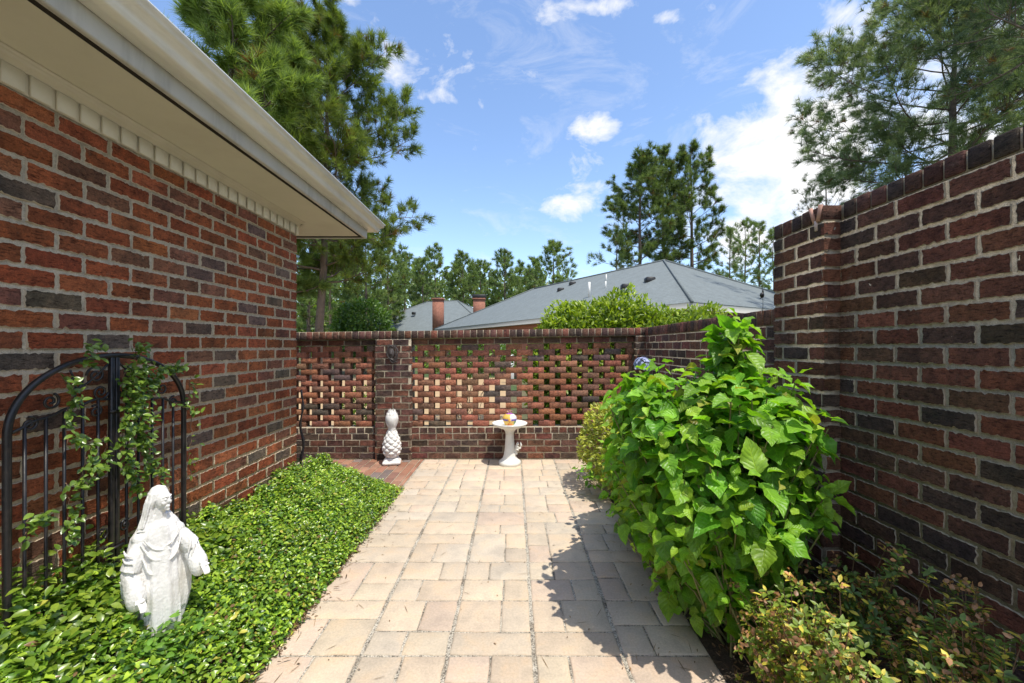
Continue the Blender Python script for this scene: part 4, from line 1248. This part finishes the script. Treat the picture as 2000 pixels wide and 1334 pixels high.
for (a,b,z0,z1) in ((2.2,3.4,.9,2.2),(6,7.2,.9,2.2),(10.5,11.7,.9,2.2)):
    mb=MB()
    p0=PA(a,.43,z0);p1=PA(b,.43,z0)
    mb.add([(p0[0],p0[1],z0),(p1[0],p1[1],z0),(p1[0],p1[1],z1),(p0[0],p0[1],z1)],None,[(0,1,2,3)]); mb.build('window',M['white'],hA)

hB=thing('neighbour_house','smaller far house with grey hipped roof and brick chimneys','house')
uB=unit(np.array((-1.,.28)));vB=unit(np.array((.28,1.)))
hip_house(hB,(-1.8,31.5),uB,vB,13.0,10.5,EYE+1.25,EYE+4.25,5.0)
def chimney(px,py0,py1,d,w,cap):
    x=(px-CX)/F*d; z0=EYE-(py1-CY)/F*d; z1=EYE-(py0-CY)/F*d
    mb=MB(); mb.box((x-w/2,d-w*.35,z0-1.0),(x+w/2,d+w*.35,z1-.12)); mb.box((x-w/2-.06,d-w*.35-.06,z1-.118),(x+w/2+.06,d+w*.35+.06,z1),ch=.01)
    o=mb.build('chimney',M['sbrick'],hB)
    mb=MB(); 
    if cap: mb.box((x-w/2-.08,d-w*.4,z1+.002),(x+w/2+.08,d+w*.4,z1+.30),ch=.02)
    else: mb.box((x-w/4,d-w*.2,z1+.002),(x+w/4,d+w*.2,z1+.08),ch=.02)
    mb.build('chimney_cap',M['capdark'],o)
chimney(856,583,628,31.5,.80,False)
chimney(936,583,612,34,.95,True)
for (px,py,d) in ((808,612,36),(911,618,35),(770,622,35)):
    x=(px-CX)/F*d;z=EYE-(py-CY)/F*d
    mb=MB(); mb.box((x-.15,d-.15,z-.12),(x+.15,d+.15,z+.12),ch=.03); mb.build('roof_vent',M['capdark'],hB)

# ================================================================= PINES
def needle_tuft(n,w,spread=1.15,seed=0,sphere=False):
    r=np.random.default_rng(seed); V=[];F3=[]
    for k in range(n):
        a=r.uniform(0,2*math.pi); th=r.uniform(.1,spread)
        d=np.array((math.sin(th)*math.cos(a),math.cos(th),math.sin(th)*math.sin(a)))
        L=r.uniform(.75,1.1); b=d*.04+np.array((0,r.uniform(-.35,.1),0))
        s=np.cross(d,r.normal(0,1,3)); s/=np.linalg.norm(s)
        tip=b+d*L; tip[2]-=.12*L*math.sin(th)
        i=len(V); V+= [b-s*w,b+s*w,tip]; F3.append((i,i+1,i+2))
    return np.array(V),np.array(F3),np.zeros((0,4),int),np.zeros((len(V),3))
def make_pine(seed,H,cb,crad,nb,tuft,tn,tw,colA,colB,prof='oval',r0=.22,lean=0,dens=1.,droop=0.,subs=7,sides=8):
    r=np.random.default_rng(seed)
    wood=MB(); 
    zt=np.linspace(0,1,14)
    wob=np.cumsum(r.normal(0,.012*H/14*3,(14,2)),axis=0)
    tp=np.c_[wob[:,0]+lean*zt*H,wob[:,1],zt*H]
    wood.tube(tp,r0*(1-.85*zt**1.1),sides,caps=False)
    TP=[];TD=[]
    az=r.uniform(0,6.28)
    for b in range(nb):
        t=cb+(1-cb)*((b+.5)/nb)**.9
        k=(t-cb)/(1-cb)
        if prof=='oval': L=crad*(math.sin(math.pi*min(1,(.12+k*.86)))**.6)
        elif prof=='cone': L=crad*(1-k*.85)*(.75+.25*min(1,k*6))
        else: L=crad*(.5+.5*math.sin(math.pi*k))*(1-.3*k)
        L*=r.uniform(.6,1.15)
        az+=2.4+r.normal(0,.4)
        s=np.array([np.interp(t,zt,tp[:,i]) for i in range(3)])
        el=-.15+.95*k+r.normal(0,.12)-droop
        d=np.array((math.cos(az)*math.cos(el),math.sin(az)*math.cos(el),math.sin(el)))
        n=7; pts=[s]
        dd=d.copy()
        for i in range(n):
            dd=unit(dd+np.array((0,0,.09))+r.normal(0,.09,3)); pts.append(pts[-1]+dd*L/n)
        pts=np.array(pts)
        br=r0*(1-.8*t)*.32
        wood.tube(pts,np.linspace(br,br*.25,n+1),5,caps=False)
        ns=max(3,int(subs*dens*L/crad+2))
        for q in range(ns):
            u=.25+.75*(q+.7)/ns
            ii=u*n; i0=min(int(ii),n-1); p=pts[i0]+(pts[i0+1]-pts[i0])*(ii-i0)
            dl=unit(pts[i0+1]-pts[i0])
            sd=unit(np.cross(dl,r.normal(0,1,3)))
            sd=unit(dl*.55+sd*.8+np.array((0,0,.25)))
            l2=L*.38*(1.15-u*.7)*r.uniform(.6,1.2)
            e=p+sd*l2+np.array((0,0,.08*l2)); mdl=(p+e)/2+r.normal(0,.06,3)*l2
            wood.tube([p,mdl,e],[br*.3,br*.2,br*.12],4,caps=False)
            nt_=max(2,int(round(4*dens)))
            for z in range(nt_):
                f=1-.75*z/nt_*r.uniform(.6,1)
                pp=p+(e-p)*f+r.normal(0,.10,3)*l2*(z>0)
                TP.append(pp);TD.append(unit(sd+np.array((0,0,.5))+r.normal(0,.35,3)))
        TP.append(pts[-1]);TD.append(unit(dd+np.array((0,0,.4))))
    for q in range(4):
        TP.append(tp[-1]+r.normal(0,.12,3)*tuft*2);TD.append(unit(r.normal(0,.4,3)+np.array((0,0,1))))
    TP=np.array(TP);TD=np.array(TD);n=len(TP)
    wm=wood.build('trunk',M['bark'],link=False,smooth=True)
    cr=MB(); which=r.integers(0,3,n)
    tc=r.random((n,1))**1.2
    C=np.array(colA)+(np.array(colB)-np.array(colA))*tc
    br_=r.random(n)<.04; C[br_]=np.array((.16,.10,.035))
    for w in range(3):
        k=which==w
        cr.scatter(needle_tuft(tn,tw,1.25,seed*7+w),TP[k],frames(TD[k]),r.uniform(.75,1.2,k.sum())*tuft,C[k])
    cm=cr.build('crown',M['needle'],link=False)
    return wm,cm,n
def place_pine(data,label,loc,rz=0,sc=1.,group=None,name='pine_tree'):
    o=thing(name,label,'tree',group,loc=loc,rz=rz); o.scale=(sc,sc,sc) if np.isscalar(sc) else sc
    for nm,me in (('trunk',data[0]),('crown',data[1])):
        c=bpy.data.objects.new(nm,me); COL.objects.link(c); c.parent=o
    return o
def X_(px,d): return (px-CX)/F*d
gA=(.035,.075,.018); gB=(.15,.22,.045)
bA=(.026,.055,.022); bB=(.085,.135,.05)
# near left pines
T1=make_pine(11,19.,.22,4.4,74,.44,30,.030,(.11,.18,.05),(.35,.47,.13),'cone',.26,dens=1.8,subs=13)
place_pine(T1,'tall dense pine with bright green needles rising behind the eave',(X_(440,14.5),14.5,0),.4)
T1b=make_pine(12,17.5,.2,3.3,56,.42,28,.030,(.10,.165,.05),(.31,.42,.12),'cone',.22,dens=1.6,subs=12)
place_pine(T1b,'dense bright pine standing just right of the tallest one behind the eave',(X_(535,17),17,0),1.1)
T2=make_pine(23,14.8,.27,4.3,60,.37,32,.026,(.065,.11,.035),(.26,.34,.075),'oval',.20,lean=.035,dens=1.45,subs=13)
place_pine(T2,'open-crowned pine reaching right past the gutter corner',(X_(622,17.5),17.5,0),0.)
# right pines
T3=make_pine(31,14.8,.40,5.6,60,.33,28,.026,(.11,.165,.095),(.33,.41,.24),'oval',.25,dens=1.75,subs=15,droop=.1)
place_pine(T3,'broad feathery pine towering over the tall brick wall at right',(X_(1850,16.),16.,0),.3)
T4=make_pine(37,14.5,.56,4.5,34,.30,28,.018,(.05,.085,.05),(.15,.21,.10),'oval',.24,dens=1.4,subs=12,droop=.25)
place_pine(T4,'closer pine whose limbs hang into the top right corner',(X_(2110,10.),10.,0),2.9)
T3b=make_pine(33,10.2,.35,2.8,24,.28,20,.022,(.03,.06,.028),(.10,.155,.062),'oval',.14,dens=1.,subs=8)
place_pine(T3b,'smaller pine with branch tips showing over the pilaster coping',(X_(1612,22.),22.,0),.8)
# mid group
mA=(.06,.105,.045); mB=(.22,.30,.10)
for seed,px,d,top,cbx,cr,lab in ((41,1246,30,316,.40,3.0,'slender pine at the left of the trio behind the grey roof'),(42,1298,32,303,.34,2.8,'middle pine of the trio behind the grey roof'),(43,1352,31,290,.30,3.2,'tallest and widest pine of the trio behind the grey roof')):
    Hh=EYE+(CY-top)/F*d
    T=make_pine(seed,Hh,cbx,cr,48,.38,22,.036,mA,mB,'oval',.20,dens=1.15,subs=9)
    place_pine(T,lab,(X_(px,d),d,0),seed*.7,group='trio of pines behind the grey roof')
T=make_pine(45,EYE+(CY-455)/F*28,.55,1.9,16,.32,18,.028,mA,mB,'oval',.12,dens=1.,subs=7)
place_pine(T,'short pine with low tufts left of the trio behind the roof ridge',(X_(1205,28),28,0),1.)
# far protos, paled and greyed to paint aerial haze into the needles
protos=[make_pine(51+i,12.,(.14,.22,.18,.12)[i],(2.9,2.5,3.1,2.6)[i],(36,40,34,42)[i],.42,16,.050,(.10,.165,.07),(.30,.40,.15),'oval',.17,dens=1.0,subs=8,sides=6) for i in range(4)]
thin=[make_pine(61+i,12.,.40,1.9,26,.36,14,.045,(.09,.15,.06),(.26,.35,.12),'oval',.13,dens=.85,subs=6,sides=6) for i in range(2)]
far=[ # px, depth, top y, label
 (603,26,430,'pine with thick trunk nearest the house corner under the eave'),
 (646,30,452,'second pine from the house corner, its bare trunk below the eave'),
 (676,34,462,'slim pine between the bare trunks and the bushy yellow-green tree'),
 (716,31,452,'dark bushy pine below the tip of the gutter'),
 (757,34,462,'full pine directly right of the gutter tip'),
 (792,42,502,'pale pine starting the far treeline left of the chimneys'),
 (826,40,512,'short pine in the far treeline behind the small house ridge'),
 (851,44,490,'round-topped pine in the treeline above the lone chimney'),
 (905,45,500,'pointed pine in the treeline between the two chimneys'),
 (938,48,516,'low pine in the treeline above the capped chimney'),
 (986,46,496,'tallest narrow pine of the treeline right of the capped chimney'),
 (1018,50,520,'low pine in the treeline before the gap in the sky'),
 (1046,47,510,'pine tucked at the left foot of the rounded dark pine'),
 (1080,40,480,'rounded dark pine standing alone above the roof slope'),
 (1425,46,450,'thin pine immediately right of the trio'),
 (1452,50,436,'tallest thin pine between the trio and the tall brick wall'),
 (1484,47,440,'thin pine next to the tall brick wall'),
 (1512,44,455,'pine partly hidden by the end of the tall brick wall'),
]
for i,(px,d,ty,lab) in enumerate(far):
    Hh=EYE+(CY-ty)/F*d; s=Hh/12.
    place_pine(thin[i%2] if px>1400 else protos[(i*3+1)%4],lab,(X_(px,d),d,0),i*1.3,(s*1.05,s*1.05,s),group='pines of the distant treeline')
# understorey
leafy_blob('small_tree','bushy bright green small tree in front of the bare pine trunks','tree',
  [((X_(708,22),22,2.6),(1.5,1.3,1.25)),((X_(690,22),22,1.6),(1.2,1.1,1.2))],5200,.22,(.04,.10,.02),(.16,.28,.05),M['bush'],T_small,30)
leafy_blob('small_tree','light green undergrowth sapling between the trunks by the house corner','tree',
  [((X_(622,38),38,3.2),(2.2,1.5,2.6))],3200,.34,(.08,.15,.03),(.28,.38,.08),M['bush'],T_small,20)
leafy_blob('small_tree','pale leafy sapling behind the slim trunks left of the small house','tree',
  [((X_(668,42),42,3.2),(2.4,1.5,2.8)),((X_(735,42),42,3.),(2.4,1.5,2.6))],5000,.36,(.07,.13,.03),(.22,.32,.07),M['bush'],T_small,20)
# far wood
n=26000
x=rng.uniform(-75,70,n); y=rng.uniform(56,72,n)
top=np.where(x<8,12.,np.where(x<22,6.,8.5))+np.array([2.2*mnoise.noise(Vector((a*.22,3.3,0))) for a in x])
z=rng.random(n)**.8*top
D=unit(rng.normal(0,1,(n,3))+np.array((0,0,.4)))
C=np.array((.09,.15,.06))+(np.array((.26,.36,.13))-np.array((.09,.15,.06)))*rng.random((n,1))*(z/top)[:,None]  # pale greens put distance haze into the leaf colour
mb=MB(); mb.scatter(T_small,np.stack([x,y,z],-1),frames(D,unit(rng.normal(0,1,(n,3)))),rng.uniform(.7,1.5,n),C)
tag(mb.build('far_wood',M['bush']),'hazy green mass of distant woodland behind the houses','woodland',kind='stuff')

# ================================================================= WORLD, SUN, CAMERA
SUN=Vector((.285,-.30,1.)).normalized()
el=math.asin(SUN.z); azs=math.atan2(SUN.x,SUN.y)
w=bpy.data.worlds.new('World'); SC.world=w; w.use_nodes=True
t=w.node_tree; t.nodes.clear()
out=t.nodes.new('ShaderNodeOutputWorld')
sky=t.nodes.new('ShaderNodeTexSky'); sky.sky_type='NISHITA'; sky.sun_disc=False; sky.sun_elevation=el; sky.sun_rotation=azs
sky.air_density=1.0; sky.dust_density=.6; sky.ozone_density=1.6
hs=t.nodes.new('ShaderNodeHueSaturation'); hs.inputs['Saturation'].default_value=1.05; t.links.new(sky.outputs[0],hs.inputs['Color'])
bg=t.nodes.new('ShaderNodeBackground'); bg.inputs[1].default_value=.15; t.links.new(mul(t,hs.outputs[0],(1.9,1.86,1.88)),bg.inputs[0])
bc=t.nodes.new('ShaderNodeBackground'); bc.inputs[0].default_value=(1,.99,.975,1); bc.inputs[1].default_value=1.15
tc=t.nodes.new('ShaderNodeTexCoord'); sp=t.nodes.new('ShaderNodeSeparateXYZ'); t.links.new(tc.outputs['Generated'],sp.inputs[0])
nz=t.nodes.new('ShaderNodeTexNoise'); nz.inputs['Scale'].default_value=9; nz.inputs['Detail'].default_value=9; nz.inputs['Roughness'].default_value=.62; nz.inputs['Distortion'].default_value=.3
mpp=t.nodes.new('ShaderNodeMapping'); mpp.inputs['Scale'].default_value=(1,1,1.5); t.links.new(tc.outputs['Generated'],mpp.inputs[0]); t.links.new(mpp.outputs[0],nz.inputs['Vector'])
yy=math_(t,'MAXIMUM',sp.outputs[1],.02)
U=math_(t,'DIVIDE',sp.outputs[0],yy); Vv=math_(t,'DIVIDE',sp.outputs[2],yy)
blobsky=[(1570,330,230,150,1.2),(1480,390,130,100,1.15),(1640,220,140,130,1.15),(1545,190,75,90,.9),(1720,90,150,90,.9),(1960,60,150,90,.9),(1850,250,240,160,.85),(1478,165,45,55,.6),
 (1170,262,55,70,.78),(1115,396,62,32,.85),(690,70,70,60,.36),(880,30,60,60,.42),(1190,12,190,30,.6),(620,55,60,70,.55),(1460,450,130,70,1.05),(600,-20,160,60,.55),(1180,182,60,22,.45),(1030,355,70,20,.3),(1240,120,60,22,.35),(1310,80,25,22,.5),(1030,145,30,20,.42),(1410,290,50,30,.5),(960,95,80,18,.3),(1180,520,120,30,.35),(1360,280,40,22,.45),(1160,370,50,25,.45),(760,120,60,90,.5),(850,190,90,25,.42),(1060,20,60,60,.5),(1300,30,60,30,.6),(940,200,20,30,.5),(1200,300,40,30,.6),(1500,120,70,20,.5),(1700,30,160,50,.75)]
acc=None
for (cx,cy,rx,ry,dn) in blobsky:
    a=math_(t,'DIVIDE',math_(t,'SUBTRACT',U,(cx-CX)/F),rx/F); b=math_(t,'DIVIDE',math_(t,'SUBTRACT',Vv,(CY-cy)/F),ry/F)
    d=math_(t,'SQRT',math_(t,'ADD',math_(t,'MULTIPLY',a,a),math_(t,'MULTIPLY',b,b)))
    v=math_(t,'MULTIPLY',math_(t,'SUBTRACT',1.15,math_(t,'MULTIPLY',d,.75),clamp=True),dn)
    acc=v if acc is None else math_(t,'MAXIMUM',acc,v)
gen=math_(t,'MULTIPLY',math_(t,'LESS_THAN',sp.outputs[1],.05),.62)   # scattered cloud elsewhere in the sky
acc=math_(t,'MAXIMUM',acc,gen)
nw=t.nodes.new('ShaderNodeTexNoise'); nw.inputs['Scale'].default_value=3.2; nw.inputs['Detail'].default_value=10; nw.inputs['Roughness'].default_value=.68; nw.inputs['Distortion'].default_value=1.2
mpw=t.nodes.new('ShaderNodeMapping'); mpw.inputs['Scale'].default_value=(1.,1.,2.6); mpw.inputs['Rotation'].default_value=(0,.5,0); t.links.new(tc.outputs['Generated'],mpw.inputs[0]); t.links.new(mpw.outputs[0],nw.inputs['Vector'])
dens=math_(t,'ADD',math_(t,'MULTIPLY',acc,1.0),math_(t,'MULTIPLY',math_(t,'SUBTRACT',nz.outputs['Fac'],.5),2.6))
wisp=math_(t,'MULTIPLY',math_(t,'SUBTRACT',nw.outputs['Fac'],.55,clamp=True),1.5,clamp=True)
fac=ramp(t,dens,[(.42,(0,0,0)),(.66,(.45,.45,.45)),(1.0,(1,1,1))])
mx=t.nodes.new('ShaderNodeMixShader'); t.links.new(math_(t,'MAXIMUM',math_(t,'MULTIPLY',fac,.95),wisp),mx.inputs[0]); t.links.new(bg.outputs[0],mx.inputs[1]); t.links.new(bc.outputs[0],mx.inputs[2]); t.links.new(mx.outputs[0],out.inputs[0])

sd=bpy.data.lights.new('sun','SUN'); sd.energy=4.9; sd.angle=R(.53); sd.color=(1,.94,.82)
so=bpy.data.objects.new('sun',sd); COL.objects.link(so); so.rotation_euler=(-SUN).to_track_quat('-Z','Y').to_euler(); so.location=(3,-3,10)
cd=bpy.data.cameras.new('camera'); cd.sensor_width=36; cd.lens=F/2000*36; cd.shift_x=-.0015; cd.shift_y=.005; cd.clip_start=.05; cd.clip_end=2000
co=bpy.data.objects.new('camera',cd); COL.objects.link(co); co.location=(0,0,EYE); co.rotation_euler=(R(90),0,0); SC.camera=co
SC.view_settings.view_transform='Standard'; SC.view_settings.look='None'; SC.view_settings.exposure=0
SC.cycles.max_bounces=8; SC.cycles.transparent_max_bounces=8
